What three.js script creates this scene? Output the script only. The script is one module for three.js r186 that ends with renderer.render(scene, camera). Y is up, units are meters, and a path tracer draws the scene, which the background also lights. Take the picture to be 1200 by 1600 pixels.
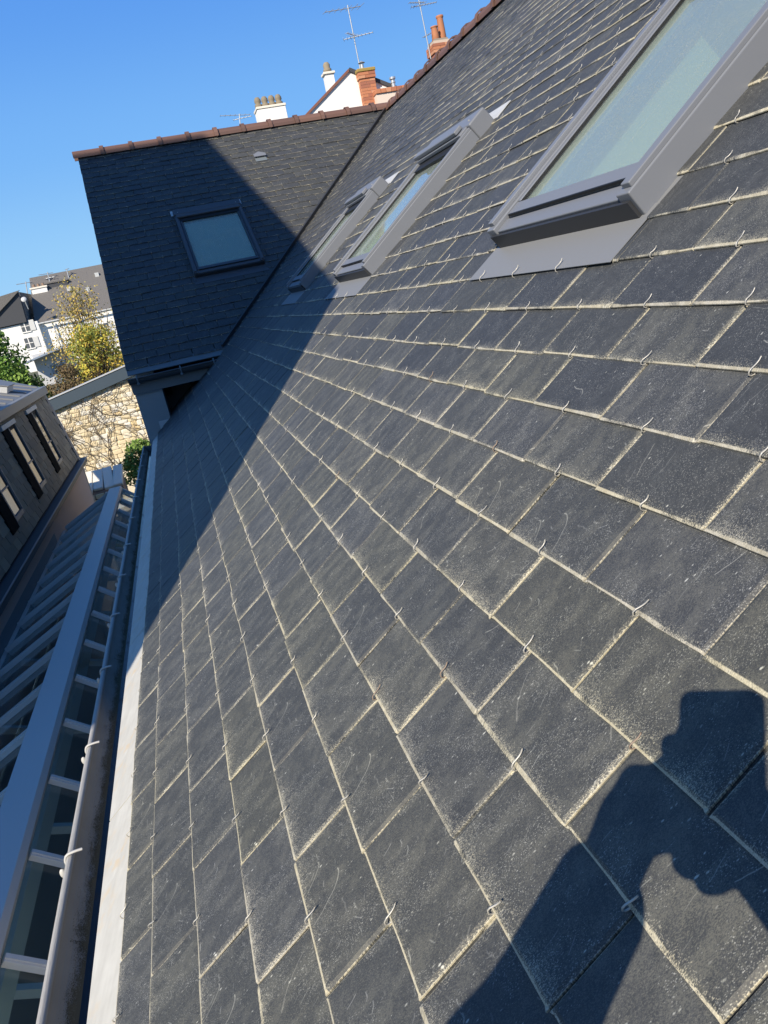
import * as THREE from 'three';
import { mergeGeometries } from 'three/addons/utils/BufferGeometryUtils.js';
import { RoundedBoxGeometry } from 'three/addons/geometries/RoundedBoxGeometry.js';
import { MarchingCubes } from 'three/addons/objects/MarchingCubes.js';

// ---------------------------------------------------------------- camera, sky, sun, exposure
const V = (x, y, z) => new THREE.Vector3(x, y, z);
const scene = new THREE.Scene();
const camera = new THREE.PerspectiveCamera(71.61, 3 / 4, 0.02, 600);
const CR = V(0.93832246, -0.19753599, 0.28377896), CU = V(0.27137065, 0.92933375, -0.2503932), CB = V(-0.2142637, 0.31195885, 0.9256202);
camera.quaternion.setFromRotationMatrix(new THREE.Matrix4().makeBasis(CR, CU, CB));
camera.position.set(0, 0, 0);
scene.add(camera);

const SUN = V(-0.532, 0.576, 0.62).normalize();          // towards the sun: behind and to the left
{
  const w = 512, h = 256, d = new Float32Array(w * h * 4);
  const stops = [[-90, .10, .12, .15], [-3, .16, .20, .25], [0, .35, .55, .73], [5, .25, .485, .745], [12, .152, .37, .73], [20, .09, .267, .675], [32, .056, .18, .5], [60, .028, .108, .32], [90, .02, .08, .26]];
  for (let j = 0; j < h; j++) {
    const el = 90 - (h - 1 - j + .5) / h * 180;           // row 0 is the bottom of the sphere
    let k = 0; while (k < stops.length - 2 && el > stops[k + 1][0]) k++;
    const a = stops[k], b = stops[k + 1], t = Math.min(1, Math.max(0, (el - a[0]) / (b[0] - a[0]))), s = t * t * (3 - 2 * t) * .4 + t * .6;
    for (let i = 0; i < w; i++) { const o = (j * w + i) * 4; for (let c = 0; c < 3; c++) d[o + c] = a[c + 1] + (b[c + 1] - a[c + 1]) * s; d[o + 3] = 1; }
  }
  const sky = new THREE.DataTexture(d, w, h, THREE.RGBAFormat, THREE.FloatType);
  sky.mapping = THREE.EquirectangularReflectionMapping; sky.magFilter = sky.minFilter = THREE.LinearFilter; sky.needsUpdate = true;
  scene.background = sky; scene.environment = sky; scene.environmentIntensity = 1; scene.backgroundIntensity = 1;
}
const sun = new THREE.DirectionalLight(new THREE.Color().setRGB(1, .9, .75), 5);
sun.position.copy(SUN).multiplyScalar(60); sun.castShadow = true; sun.shadow.radius = .6;
sun.shadow.mapSize.set(4096, 4096); Object.assign(sun.shadow.camera, { left: -26, right: 26, top: 26, bottom: -26, near: 1, far: 180 });
scene.add(sun, sun.target);
const renderer = new THREE.WebGLRenderer({ antialias: true });
renderer.setSize(768, 1024); renderer.toneMapping = THREE.LinearToneMapping; renderer.toneMappingExposure = 1.28;
renderer.shadowMap.enabled = true; renderer.shadowMap.type = THREE.PCFSoftShadowMap;

// ---------------------------------------------------------------- helpers
let seed = 7; const rnd = () => { seed = (seed + 0x6d2b79f5) | 0; let t = Math.imul(seed ^ (seed >>> 15), 1 | seed); t = (t + Math.imul(t ^ (t >>> 7), 61 | t)) ^ t; return ((t ^ (t >>> 14)) >>> 0) / 4294967296; };
const rr = (a, b) => a + (b - a) * rnd();
const hash = (x, y) => { let h = Math.imul(x, 374761393) + Math.imul(y, 668265263); h = Math.imul(h ^ (h >>> 13), 1274126177); return ((h ^ (h >>> 16)) >>> 0) / 4294967296; };
const noise = (x, y) => { const i = Math.floor(x), j = Math.floor(y), u = x - i, v = y - j, a = u * u * (3 - 2 * u), b = v * v * (3 - 2 * v); const p = hash(i, j), q = hash(i + 1, j), r = hash(i, j + 1), s = hash(i + 1, j + 1); return p + (q - p) * a + (r - p) * b + (p - q - r + s) * a * b; };
const fbm = (x, y, n = 4) => { let s = 0, a = .5, t = 0; for (let i = 0; i < n; i++) { s += a * noise(x, y); t += a; x = x * 2.03 + 17.1; y = y * 2.03 + 5.7; a *= .5; } return s / t; };
const sm = (a, b, x) => { x = Math.min(1, Math.max(0, (x - a) / (b - a))); return x * x * (3 - 2 * x); };
const ray = (px, py) => CR.clone().multiplyScalar(px - 600).addScaledVector(CU, 800 - py).addScaledVector(CB, -1109).normalize();   // survey of the photograph: sight lines and the planes they meet
const hit = (px, py, p0, n) => { const d = ray(px, py); return d.multiplyScalar(p0.dot(n) / d.dot(n)); };
const atZ = (px, py, z) => hit(px, py, V(0, 0, z), V(0, 0, 1));
const used = {}; const numbered = (n) => { used[n] = (used[n] ?? -1) + 1; return used[n] ? n + '_' + String(used[n]).padStart(3, '0') : n; };
function mesh(name, geo, mat, parent = scene, kind) {
  const m = new THREE.Mesh(Array.isArray(geo) ? merge(geo) : geo, mat); m.castShadow = m.receiveShadow = true;
  m.name = parent === scene ? numbered(name) : name; parent.add(m); if (kind) m.userData.kind = kind; return m;
}
function merge(list) {
  const l = list.map((g) => { const n = g.index ? g.toNonIndexed() : g; for (const k of Object.keys(n.attributes)) if (!['position', 'normal', 'uv'].includes(k)) n.deleteAttribute(k); if (!n.attributes.uv) n.setAttribute('uv', new THREE.Float32BufferAttribute(new Float32Array(n.attributes.position.count * 2), 2)); return n; });
  return mergeGeometries(l);
}
function group(name, pos = [0, 0, 0], parent = scene) { const g = new THREE.Group(); g.name = parent === scene ? numbered(name) : name; g.position.set(...pos); parent.add(g); return g; }
function tag(o, label, category, grp, kind) { o.userData.label = label; if (category) o.userData.category = category; if (grp) o.userData.group = grp; if (kind) o.userData.kind = kind; return o; }
// box from min to max corner with metre uv on every face
function uvBox(g) { const p = g.attributes.position, n = g.attributes.normal, uv = new Float32Array(p.count * 2); for (let i = 0; i < p.count; i++) { const ax = Math.abs(n.getX(i)), ay = Math.abs(n.getY(i)), az = Math.abs(n.getZ(i)); const x = p.getX(i), y = p.getY(i), z = p.getZ(i); const [a, b] = ax >= ay && ax >= az ? [z, y] : ay >= az ? [x, z] : [x, y]; uv[i * 2] = a; uv[i * 2 + 1] = b; } g.setAttribute('uv', new THREE.BufferAttribute(uv, 2)); return g; }
function box(x0, y0, z0, x1, y1, z1, r = 0) {
  const w = Math.abs(x1 - x0), h = Math.abs(y1 - y0), d = Math.abs(z1 - z0);
  const g = r ? new RoundedBoxGeometry(w, h, d, 1, Math.min(r, w / 2.1, h / 2.1, d / 2.1)) : new THREE.BoxGeometry(w, h, d);
  g.translate((x0 + x1) / 2, (y0 + y1) / 2, (z0 + z1) / 2); return uvBox(g.index ? g.toNonIndexed() : g);
}
// bar of rectangular section from a to b; 'up' fixes the roll
function bar(a, b, w, h, up = V(0, 1, 0), r = 0) {
  const d = b.clone().sub(a), L = d.length(); d.normalize(); const x = new THREE.Vector3().crossVectors(up, d).normalize(), y = new THREE.Vector3().crossVectors(d, x);
  const g = box(-w / 2, -h / 2, 0, w / 2, h / 2, L, r); g.applyMatrix4(new THREE.Matrix4().makeBasis(x, y, d).setPosition(a)); return g;
}
function tube(pts, r, seg = 8, rad = 5) { return new THREE.TubeGeometry(new THREE.CatmullRomCurve3(pts), seg, r, rad, false); }
function rod(a, b, r, rad = 6, r2 = r) { const d = b.clone().sub(a), g = new THREE.CylinderGeometry(r2, r, d.length(), rad, 1); g.applyQuaternion(new THREE.Quaternion().setFromUnitVectors(V(0, 1, 0), d.clone().normalize())); const c = a.clone().add(b).multiplyScalar(.5); g.translate(c.x, c.y, c.z); return g; }
// prism: polygon in the (x, y) of matrix m, extruded along its z
function prism(poly, depth, m, holes = [], bevel = 0) {
  const s = new THREE.Shape(poly.map(([x, y]) => new THREE.Vector2(x, y))); for (const h of holes) s.holes.push(new THREE.Path(h.map(([x, y]) => new THREE.Vector2(x, y))));
  const g = new THREE.ExtrudeGeometry(s, { depth, bevelEnabled: !!bevel, bevelSize: bevel, bevelThickness: bevel, bevelSegments: 1 }); if (m) g.applyMatrix4(m); return g;
}
const std = (c, rough = .7, extra = {}) => new THREE.MeshStandardMaterial({ color: Array.isArray(c) ? new THREE.Color().setRGB(...c) : c, roughness: rough, metalness: 0, ...extra });
function tex(size, fn, { srgb = true, repeat = 1, h = size } = {}) {
  const d = new Uint8Array(size * h * 4); const enc = (x) => srgb ? 255 * (x <= .0031308 ? 12.92 * x : 1.055 * Math.pow(x, 1 / 2.4) - .055) : 255 * x;
  for (let j = 0; j < h; j++) for (let i = 0; i < size; i++) { const c = fn(i / size, j / h, i, j), o = (j * size + i) * 4; for (let k = 0; k < 3; k++) d[o + k] = Math.min(255, Math.max(0, enc(Array.isArray(c) ? c[k] : c))); d[o + 3] = 255; }
  const t = new THREE.DataTexture(d, size, h); t.wrapS = t.wrapT = THREE.RepeatWrapping; t.magFilter = THREE.LinearFilter; t.minFilter = THREE.LinearMipmapLinearFilter; t.generateMipmaps = true; if (srgb) t.colorSpace = THREE.SRGBColorSpace; t.repeat.set(repeat, repeat); t.needsUpdate = true; return t;
}
const mixc = (a, b, t) => a.map((v, i) => v + (b[i] - v) * t);

// ---------------------------------------------------------------- materials
// slate atlas: 4 x 8 tiles, each the exposed 230 x 130 mm of one slate (tail edge at the bottom); the first half cleaner, the second half with more lichen
const ATLAS = 2048, TW = 512, TH = 256, NT = 32;
const slateMap = (() => {
  const cv = document.createElement('canvas'); cv.width = cv.height = ATLAS; const cx = cv.getContext('2d'), im = cx.createImageData(ATLAS, ATLAS), d = im.data;
  const enc = (x) => 255 * (x <= .0031308 ? 12.92 * x : 1.055 * Math.pow(x, 1 / 2.4) - .055);
  for (let t = 0; t < NT; t++) {
    const tx = (t % 4) * TW, ty = Math.floor(t / 4) * TH, heavy = t >= 16 ? 1 : 0, ang = (hash(t, 3) - .5) * .9, ca = Math.cos(ang), sa = Math.sin(ang);
    const bare = t < 8, fr = (.25 + Math.pow(hash(t, 9), .8) * 1.15) * (bare ? .3 : 1), sideL = (.1 + hash(t, 11) * 1.5) * (bare ? .35 : 1), sideR = (.1 + hash(t, 13) * 1.5) * (bare ? .35 : 1), o = t * 91.7, topF = (.5 + hash(t, 17) * .9) * (bare ? .25 : 1);
    for (let j = 0; j < TH; j++) for (let i = 0; i < TW; i++) {
      const x = (i + .5) / TW * .23, y = (TH - j - .5) / TH * .13;                 // metres; canvas row 0 is the top
      const xr = x * ca - y * sa, yr = x * sa + y * ca;
      const streak = fbm(xr * 70 + o, yr * 420 + o, 3), cloud = fbm(x * 22 + o, y * 22 - o, 3), fine = hash(i + t * 977, j * 3 + 11);
      let c = mixc([.0365, .0395, .0415], [.058, .0595, .0585], cloud * .7 + streak * .3);
      c = c.map((v) => v * (.82 + .28 * streak + .16 * (fine - .5)));
      // dust and lichen film with a grain of its own
      const film = heavy ? sm(.38, .75, fbm(x * 55 + o, y * 55, 3)) * .5 + .34 : bare ? .13 : .1 + sm(.45, .85, fbm(x * 45 + o, y * 45, 3)) * .3;
      if (hash(i * 7 + t, j * 5) < film) c = mixc(c, heavy ? [.14, .138, .115] : [.12, .125, .122], .25 + .6 * hash(j, i + t));
      // speckles
      const cl = fbm(x * 38 - o, y * 38 + o, 2); if (hash(i >> 0, (j >> 0) + t * 313) < (heavy ? .024 : .016) * sm(.35, .7, cl) * 2.2) c = mixc(c, [.5, .5, .45], .4 + .6 * fine);
      // lichen fringe on the tail and side edges, and along the foot of the course above
      const wob = fbm(x * 90 + o, y * 90 + o, 3), w2 = fbm(x * 26 + o * 2, y * 26, 2), xs = Math.min(x, .23 - x), side = x < .115 ? sideL : sideR;
      const lt = .0026 * fr * (.6 + 1.6 * w2), ls = .0018 * side * (.5 + 1.4 * w2), lu = .0032 * topF * (.5 + 1.6 * (1 - w2));
      const F = Math.max(Math.exp(-y / lt) * 1.15, Math.exp(-Math.max(0, xs - .003) / ls) * .95, Math.exp(-Math.max(0, .1155 - y) / lu) * .8);
      const E = Math.max(y < .0048 ? (bare ? .3 : .55 + .5 * Math.min(1, fr)) : 0, xs < .0044 && xs > .0005 ? (bare ? .3 : .3 + .4 * Math.min(1, side)) : 0); if (hash(i + t * 31, j * 7 + 3) < E * (.1 + 1.5 * sm(.2, .6, fbm(x * 17 + o * 3, y * 17 + o, 2))) * (.55 + .75 * wob)) c = mixc(c, mixc([.5, .44, .29], [.74, .69, .54], wob), .4 + .55 * hash(i * 5, j + t)); else if (F > .03) { const g = hash(i * 3 + 5, j * 11 + t); if (g < F * (.35 + 1.1 * wob)) c = mixc(c, mixc([.56, .5, .34], [.70, .66, .52], hash(i + 9, j + t * 5)), .5 + .48 * Math.min(1, F)); }
      const p = ((ty + j) * ATLAS + tx + i) * 4; d[p] = enc(c[0]); d[p + 1] = enc(c[1]); d[p + 2] = enc(c[2]); d[p + 3] = 255;
    }
  }
  cx.putImageData(im, 0, 0);
  for (let t = 0; t < NT; t++) {                                                    // scratches, veins and threads
    const tx = (t % 4) * TW, ty = Math.floor(t / 4) * TH; cx.save(); cx.beginPath(); cx.rect(tx + 2, ty + 2, TW - 4, TH - 4); cx.clip();
    const dir = rr(-.5, .5) + (rnd() < .5 ? 0 : 1.2), n = 30 + Math.floor(rnd() * 70);
    for (let k = 0; k < n; k++) {
      let x = tx + rnd() * TW, y = ty + rnd() * TH, a = dir + rr(-.5, .5); const big = rnd() < .035, L = big ? rr(14, 30) : rr(3, 16), curl = rr(-.07, .07); cx.beginPath(); cx.moveTo(x, y);
      for (let q = 0; q < (big ? 12 : 5); q++) { a += curl + rr(-.22, .22); x += Math.cos(a) * L * .35; y += Math.sin(a) * L * .35; cx.lineTo(x, y); }
      cx.strokeStyle = `rgba(${big ? '214,212,196' : '190,191,184'},${big ? rr(.3, .65) : rr(.15, .55)})`; cx.lineWidth = big ? rr(.9, 1.7) : rr(.7, 1.4); cx.stroke();
    }
    for (let k = 0; k < (t >= 16 ? 120 : 70); k++) { const m = rnd(); cx.fillStyle = `rgba(206,206,194,${rr(.25, .85)})`; cx.beginPath(); cx.ellipse(tx + rnd() * TW, ty + rnd() * TH, .7 + m * m * m * 2.2, .6 + m * m * m * 1.6, rnd() * 3, 0, 7); cx.fill(); }
    cx.restore();
  }
  const tx = new THREE.CanvasTexture(cv); tx.colorSpace = THREE.SRGBColorSpace; tx.magFilter = THREE.LinearFilter; tx.minFilter = THREE.LinearMipmapLinearFilter; tx.anisotropy = 16; return tx;
})();
const slateBump = tex(1024, (u, v) => { const x = u * .92, y = v * 1.04; return .45 * fbm(x * 60, y * 160, 4) + .4 * fbm(x * 14 + 3, y * 14, 3) + .15 * noise(x * 900, y * 900); }, { srgb: false });
const slateOpts = { map: slateMap, bumpMap: slateBump, bumpScale: .0016, roughness: .62 };
const TINTS = [[1, 1, 1], [.93, .94, .97], [1.07, 1.06, 1.03], [.97, .98, 1.04], [1.04, 1.03, .97], [.88, .89, .93]];
const slateMats = TINTS.map((c) => std(c, .62, { ...slateOpts }));
const slateStuff = std(0xffffff, .62, { ...slateOpts, vertexColors: true });
const zincTex = tex(512, (u, v) => { const s = fbm(u * 6, v * 60, 4), b = fbm(u * 14 + 9, v * 14, 4); return mixc([.40, .42, .43], [.62, .62, .60], .5 * s + .5 * b); });
const stripTex = tex(512, (u, v) => { const s = fbm(u * 9 + v * 30, v * 16, 4), b = fbm(u * 22 + 9, v * 22, 4); const rust = sm(.56, .8, fbm(u * 8 + 30, v * 8, 4)) * sm(.35, .6, b) ; return mixc(mixc([.42, .41, .37], [.60, .59, .54], .6 * s + .4 * b), [.56, .42, .24], rust * .55); });
const M = {
  frame: std([.175, .185, .205], .42), frameDark: std([.03, .031, .034], .5), seal: std([.012, .012, .012], .6), lining: std([.44, .42, .33], .8),
  blind: std([.5, .56, .5], .85), steel: std([.5, .48, .43], .45, { metalness: .35 }), rusty: std([.26, .2, .15], .7), shadeHooks: std([.2, .19, .175], .6),
  apron: std([.2, .205, .21], .5), zinc: std(0xffffff, .5, { map: zincTex }), strip: std(0xffffff, .55, { map: stripTex }),
  zincOld: std([.15, .175, .19], .5), zincDark: std([.06, .07, .08], .55), wall: std([.5, .46, .4], .9), timber: std([.05, .04, .035], .8), dark: std([.02, .021, .023], .9),
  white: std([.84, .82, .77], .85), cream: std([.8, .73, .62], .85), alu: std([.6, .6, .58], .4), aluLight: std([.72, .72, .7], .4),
  glass: new THREE.MeshPhysicalMaterial({ color: new THREE.Color().setRGB(.78, .88, .8), roughness: .04, transmission: .8, thickness: 0, ior: 1.52, metalness: 0 }),
  bronze: std([.16, .085, .065], .55), bark: std([.1, .075, .055], .9), terracotta: std([.42, .17, .08], .75), galv: std([.5, .52, .53], .4, { metalness: .5 }),
};
M.dust = std([.55, .56, .5], .9, { alphaTest: .5, alphaMap: tex(1024, (u, v, i, j) => { const streak = fbm(u * 40, v * 3, 3), cl = fbm(u * 6, v * 9, 3); return hash(i, j) < .012 + .045 * sm(.5, .85, streak) + .03 * sm(.45, .75, cl) ? 1 : 0; }, { srgb: false }) });
M.dust.alphaMap.repeat.set(1.6, 1.6);
for (const k of ['zinc', 'strip']) { M[k].map.repeat.set(2.2, 2.2); }

const RIDGE_MATS = [[.15, .08, .06], [.125, .07, .055], [.17, .092, .068]].map((c) => std(c, .6));
// ---------------------------------------------------------------- roof frames (local x along the eave, y up the slope, z out of the roof)
const PITCH = 37.5 * Math.PI / 180, C = Math.cos(PITCH), S = Math.sin(PITCH), GAUGE = .115, SW = .222, ROOF_D = .6;
const mainM = new THREE.Matrix4().makeBasis(V(0, 0, 1), V(C, S, 0), V(-S, C, 0)).setPosition(V(-S, C, 0).multiplyScalar(-ROOF_D));
const crossM = new THREE.Matrix4().makeBasis(V(1, 0, 0), V(0, S, -C), V(0, C, S)).setPosition(0, -.03 + .0159, -7.98 + .0122);   // 2 cm proud of the survey plane at the valley
const mp = (u, v, l = 0) => V(-u, v, l).applyMatrix4(mainM);     // u: metres away from the camera along the eave
const cp = (x, y, l = 0) => V(x, y, l).applyMatrix4(crossM);

// 32 slate shapes, one for each tile of the atlas
function slateShape(t, w = SW, L = .245, th = .005) {
  const c = .0035 + hash(t, 41) * .002, xs = [-w / 2, -w / 2 + c, -w / 6, w / 6, w / 2 - c, w / 2], ys = [0, c * 1.15, L], P = [], U = [], I = [];
  const tail = xs.map((x, i) => (hash(t * 7 + i, 51) - .5) * .0034), edge = xs.map((x, i) => (hash(t * 7 + i, 53) - .5) * .0012);
  const put = (x, y, z) => { P.push(x, y, z); const u = Math.min(.985, Math.max(.015, (x + .115) / .23)), v = Math.min(.985, Math.max(.02, y / .13)); U.push(((t % 4) + u) / 4, 1 - (Math.floor(t / 4) + 1 - v) / 8); return P.length / 3 - 1; };
  const g = ys.map((y, j) => xs.map((x, i) => put(x, y + (j < 2 ? tail[i] : 0), (j === 0 || i === 0 || i === 5) ? -.0026 + edge[i] : edge[i] * .4)));
  const b = ys.map((y, j) => xs.map((x, i) => (j === 0 || i === 0 || i === 5) ? put(x, y + (j === 0 ? tail[i] : 0), -th) : -1));
  const q = (a, bb, cc, d) => I.push(a, bb, cc, a, cc, d);
  for (let j = 0; j < 2; j++) for (let i = 0; i < 5; i++) q(g[j][i], g[j][i + 1], g[j + 1][i + 1], g[j + 1][i]);
  for (let i = 0; i < 5; i++) q(b[0][i], b[0][i + 1], g[0][i + 1], g[0][i]);
  for (let j = 0; j < 2; j++) { q(b[j + 1][0], b[j][0], g[j][0], g[j + 1][0]); q(b[j][5], b[j + 1][5], g[j + 1][5], g[j][5]); }
  let geo = new THREE.BufferGeometry(); geo.setAttribute('position', new THREE.Float32BufferAttribute(P, 3)); geo.setAttribute('uv', new THREE.Float32BufferAttribute(U, 2)); geo.setIndex(I);
  geo = geo.toNonIndexed(); geo.computeVertexNormals(); return geo;
}
const SLATES = Array.from({ length: NT }, (_, t) => slateShape(t));
const hookShape = (k) => tube([V(0, .006, -.0105), V(0, -.0035, -.0085), V(0, -.0062, -.002), V(0, -.0015, .0042), V(.0008 + k, .009, .0034), V(.002 + k * 2, .017, .0038), V(.0036 + k * 3, .024, .0075)], .0013, 9, 5);
const HOOKS = [hookShape(0), hookShape(.0012), hookShape(-.0015)];
const proj = (p) => { const z = -p.dot(CB); return z <= .02 ? null : [600 + 1109 * p.dot(CR) / z, 800 - 1109 * p.dot(CU) / z, z]; };

// lays slates on a roof: cells = [{x, y, w}] with x the centre and y the tail; the 300 that show largest become parts of 'parent'
let WIN_SKIP = [];
function layRoof(parent, M4, cells, { hooks = true, lichen, limit = 300, hookLimit = 300, sc = .88, gap = .003, tilt = .052, spread = 0 }) {
  const items = cells.map((c) => {
    const t = rnd() < (c.bare ?? 0) ? Math.floor(rnd() * 8) : lichen(c) > .25 + .5 * fbm(c.x * 1.3 + 40, c.y * 1.3, 2) + rr(-.25, .25) ? 16 + Math.floor(rnd() * 16) : 8 + Math.floor(rnd() * 8), tint = Math.floor(rnd() * TINTS.length);
    const m = new THREE.Matrix4().makeRotationFromEuler(new THREE.Euler(-tilt + rr(-.006, .006), rr(-.006, .006), rr(-.007, .007)));
    m.scale(new THREE.Vector3((c.w / SW) * (1 - gap / SW), 1, 1)); m.setPosition(c.x + rr(-.0012, .0012), c.y + rr(-.0022, .0022), .0135 + rr(-.0008, .0014) + spread * rnd() + (c.l || 0));
    const full = M4.clone().multiply(m), p = V(0, .055, 0).applyMatrix4(full), q = proj(p);
    let area = -1; if (q && q[0] > -90 && q[0] < 1290 && q[1] > -90 && q[1] < 1690) { const nrm = V(0, 0, 1).transformDirection(M4); area = Math.abs(nrm.dot(p)) / Math.pow(q[2], 3) * c.w; }
    return { c, t, tint, full, area };
  });
  const order = items.slice().sort((a, b) => b.area - a.area), near = new Set(order.filter((i) => i.area > 0 && !i.c.hidden).slice(0, limit));
  const rest = [], hk = []; const skip = (c) => WIN_SKIP.some((w) => c.x > w.x0 - .04 && c.x < w.x1 + .04 && c.y > w.y0 - .1 && c.y < w.y1 + .13);
  for (const it of items) {
    if (near.has(it)) { const s = mesh('slate', SLATES[it.t], slateMats[it.tint], parent); s.matrix.copy(it.full); s.matrix.decompose(s.position, s.quaternion, s.scale); }
    else { const g = SLATES[it.t].clone().applyMatrix4(it.full), n = g.attributes.position.count, col = new Float32Array(n * 3); for (let i = 0; i < n; i++) col.set(TINTS[it.tint], i * 3); g.setAttribute('color', new THREE.BufferAttribute(col, 3)); rest.push(g); }
    if (hooks && it.c.w > .15 && !skip(it.c)) { const h = new THREE.Matrix4().makeTranslation(it.c.x + rr(-.005, .005), it.c.y, .0135 + (it.c.l || 0)).multiply(new THREE.Matrix4().makeRotationZ(rr(-.22, .22))); h.multiply(new THREE.Matrix4().makeScale(sc, sc * rr(.7, 1.05), sc * rr(.6, 1.1))); hk.push({ near: near.has(it), m: M4.clone().multiply(h), k: Math.floor(rnd() * 3), a: it.area, u: -it.c.x, rust: rnd() < .035 }); }
  }
  if (rest.length) mesh('slate_field', mergeGeometries(rest), slateStuff, parent, 'stuff');
  if (hooks) {
    hk.sort((a, b) => b.a - a.a); const far = [], shadeHooks = [];
    hk.forEach((h, i) => { if (i < hookLimit && h.a > 0) { const s = mesh('slate_hook', HOOKS[h.k], h.rust ? M.rusty : M.steel, parent); h.m.decompose(s.position, s.quaternion, s.scale); } else (h.u > 4.6 ? shadeHooks : far).push(HOOKS[h.k].clone().applyMatrix4(h.m)); });
    if (shadeHooks.length) mesh('slate_hook_field', mergeGeometries(shadeHooks), M.shadeHooks, parent, 'stuff');  // far hooks in darker steel: shade of the far roof put into their colour
    if (far.length) mesh('slate_hook_field', mergeGeometries(far), M.steel, parent, 'stuff');
  }
}
const cut = (a, b, y, rects) => { let parts = [[a, b]]; for (const r of rects) { if (y + GAUGE < r.y0 + .012 || y > r.y1 - .012) continue; parts = parts.flatMap(([p, q]) => q <= r.x0 || p >= r.x1 ? [[p, q]] : [[p, r.x0], [r.x1, q]].filter(([s, t]) => t - s > .012)); } return parts; };

// ---------------------------------------------------------------- skylight builder, in roof local coordinates (x0..x1 across, y0..y1 up the slope)
function skylight(parent, M4, x0, x1, y0, y1, opts = {}) {
  const g = group('skylight', [0, 0, 0], parent); const T = (geo) => geo.applyMatrix4(M4), H = opts.h ?? .085, J = .046, FM = opts.frame ?? M.frame, FA = opts.frame ?? M.apron;
  const P = (name, list, mat) => mesh(name, list.map(T), mat, g);
  // side covers: an outer drop face and a flat top with a groove beside the sash
  for (const s of [0, 1]) { const a = s ? x1 - J : x0, b = s ? x1 : x0 + J;
    P('side_cover', [box(a, y0 - .004, -.02, b, y1 - .1, H - .012, .004), box(a + (s ? .012 : .004), y0 + .012, H - .0135, b - (s ? .004 : .012), y1 - .1, H, .003)], FM); }
  P('bottom_cover', [box(x0 + J + .001, y0, -.02, x1 - J - .001, y0 + .047, H - .024, .004)], FM);
  P('bottom_face', [box(x0 + .012, y0 - .012, .004, x1 - .012, y0 - .0045, H - .03)], M.frameDark);
  // sash
  P('sash', [box(x0 + J + .004, y0 + .052, .02, x1 - J - .004, y0 + .1, H - .016, .004), box(x0 + J + .004, y0 + .101, .02, x0 + J + .022, y1 - .16, H - .014, .004), box(x1 - J - .022, y0 + .101, .02, x1 - J - .004, y1 - .16, H - .014, .004)], FM);
  P('sash_seal', [box(x0 + J + .02, y0 + .0475, H - .02, x1 - J - .02, y0 + .0515, H - .0135), box(x0 + J + .023, y0 + .101, H - .025, x0 + J + .0265, y1 - .16, H - .0165), box(x1 - J - .0265, y0 + .101, H - .025, x1 - J - .023, y1 - .16, H - .0165)], M.seal);
  P('pane', [box(x0 + J + .022, y0 + .1, H - .034, x1 - J - .022, y1 - .1, H - .028)], M.glass);
  if (opts.ajar) P('vent_flap', [box(x0 + .01, y1 - .15, H + .012, x1 - .055, y1 - .101, H + .034, .006)], FM);
  P('hood_gap_shade', [box(x0 + J + .002, y1 - .215, .02, x1 - J - .002, y1 - .155, H - .012)], M.seal);  // solid black block paints the shade in the slot under the hood
  P('hood', [box(x0 - .006, y1 - .1, -.02, x1 + .006, y1 + .012, H + .012, .01), box(x0 + .02, y1 - .155, H - .01, x1 - .02, y1 - .1, H + .01, .005)], FM);
  for (const x of [x0 + .05, x1 - .05]) P('screw', [new THREE.CylinderGeometry(.005, .005, .006, 8).rotateX(Math.PI / 2).translate(x, y1 - .06, H + .013)], M.steel);
  // flashing: apron below, back gutter above, side soakers
  P('apron', [box(x0 - .018, 0, -.0016, x1 + .018, .16, 0).applyMatrix4(new THREE.Matrix4().makeTranslation(0, y0 - .133, .0142).multiply(new THREE.Matrix4().makeRotationX(-.035)))], FA);
  if (opts.pins) for (const k of [.1, .4, .72]) P('apron_hook', [HOOKS[0].clone().applyMatrix4(new THREE.Matrix4().makeTranslation(x0 + (x1 - x0) * k, y0 - .133, .0145))], M.steel);
  P('head_flashing', [box(x0 - .03, y1 + .012, .012, x1 + .03, y1 + .115, .0155)], M.zinc);
  P('pane_dust', [box(x0 + J + .024, y0 + .102, H - .0275, x1 - J - .024, y1 - .16, H - .0273)], M.dust);
  for (const x of [x0, x1]) P('soaker', [box(x - .022, y0, .004, x + .022, y1, .0065)], M.apron);
  // lined opening with a blind
  const D = -.36, a = x0 + J * .6, b = x1 - J * .6, c = y0 + .05, d = y1 - .08;
  P('lining', [box(a - .02, c - .02, D, a, d + .02, .03), box(b, c - .02, D, b + .02, d + .02, .03), box(a, c - .02, D, b, c, .03), box(a, d, D, b, d + .02, .03), box(a - .02, c - .02, D - .02, b + .02, d + .02, D)], M.lining);
  if (opts.blind) P('blind', [box(a + .004, y0 + .1 + (d - y0) * (opts.blind[0] ?? 0), .012, b - .004, y0 + .1 + (d - y0) * opts.blind[1], .016)], opts.blindMat ?? M.blind);
  return g;
}

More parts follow.
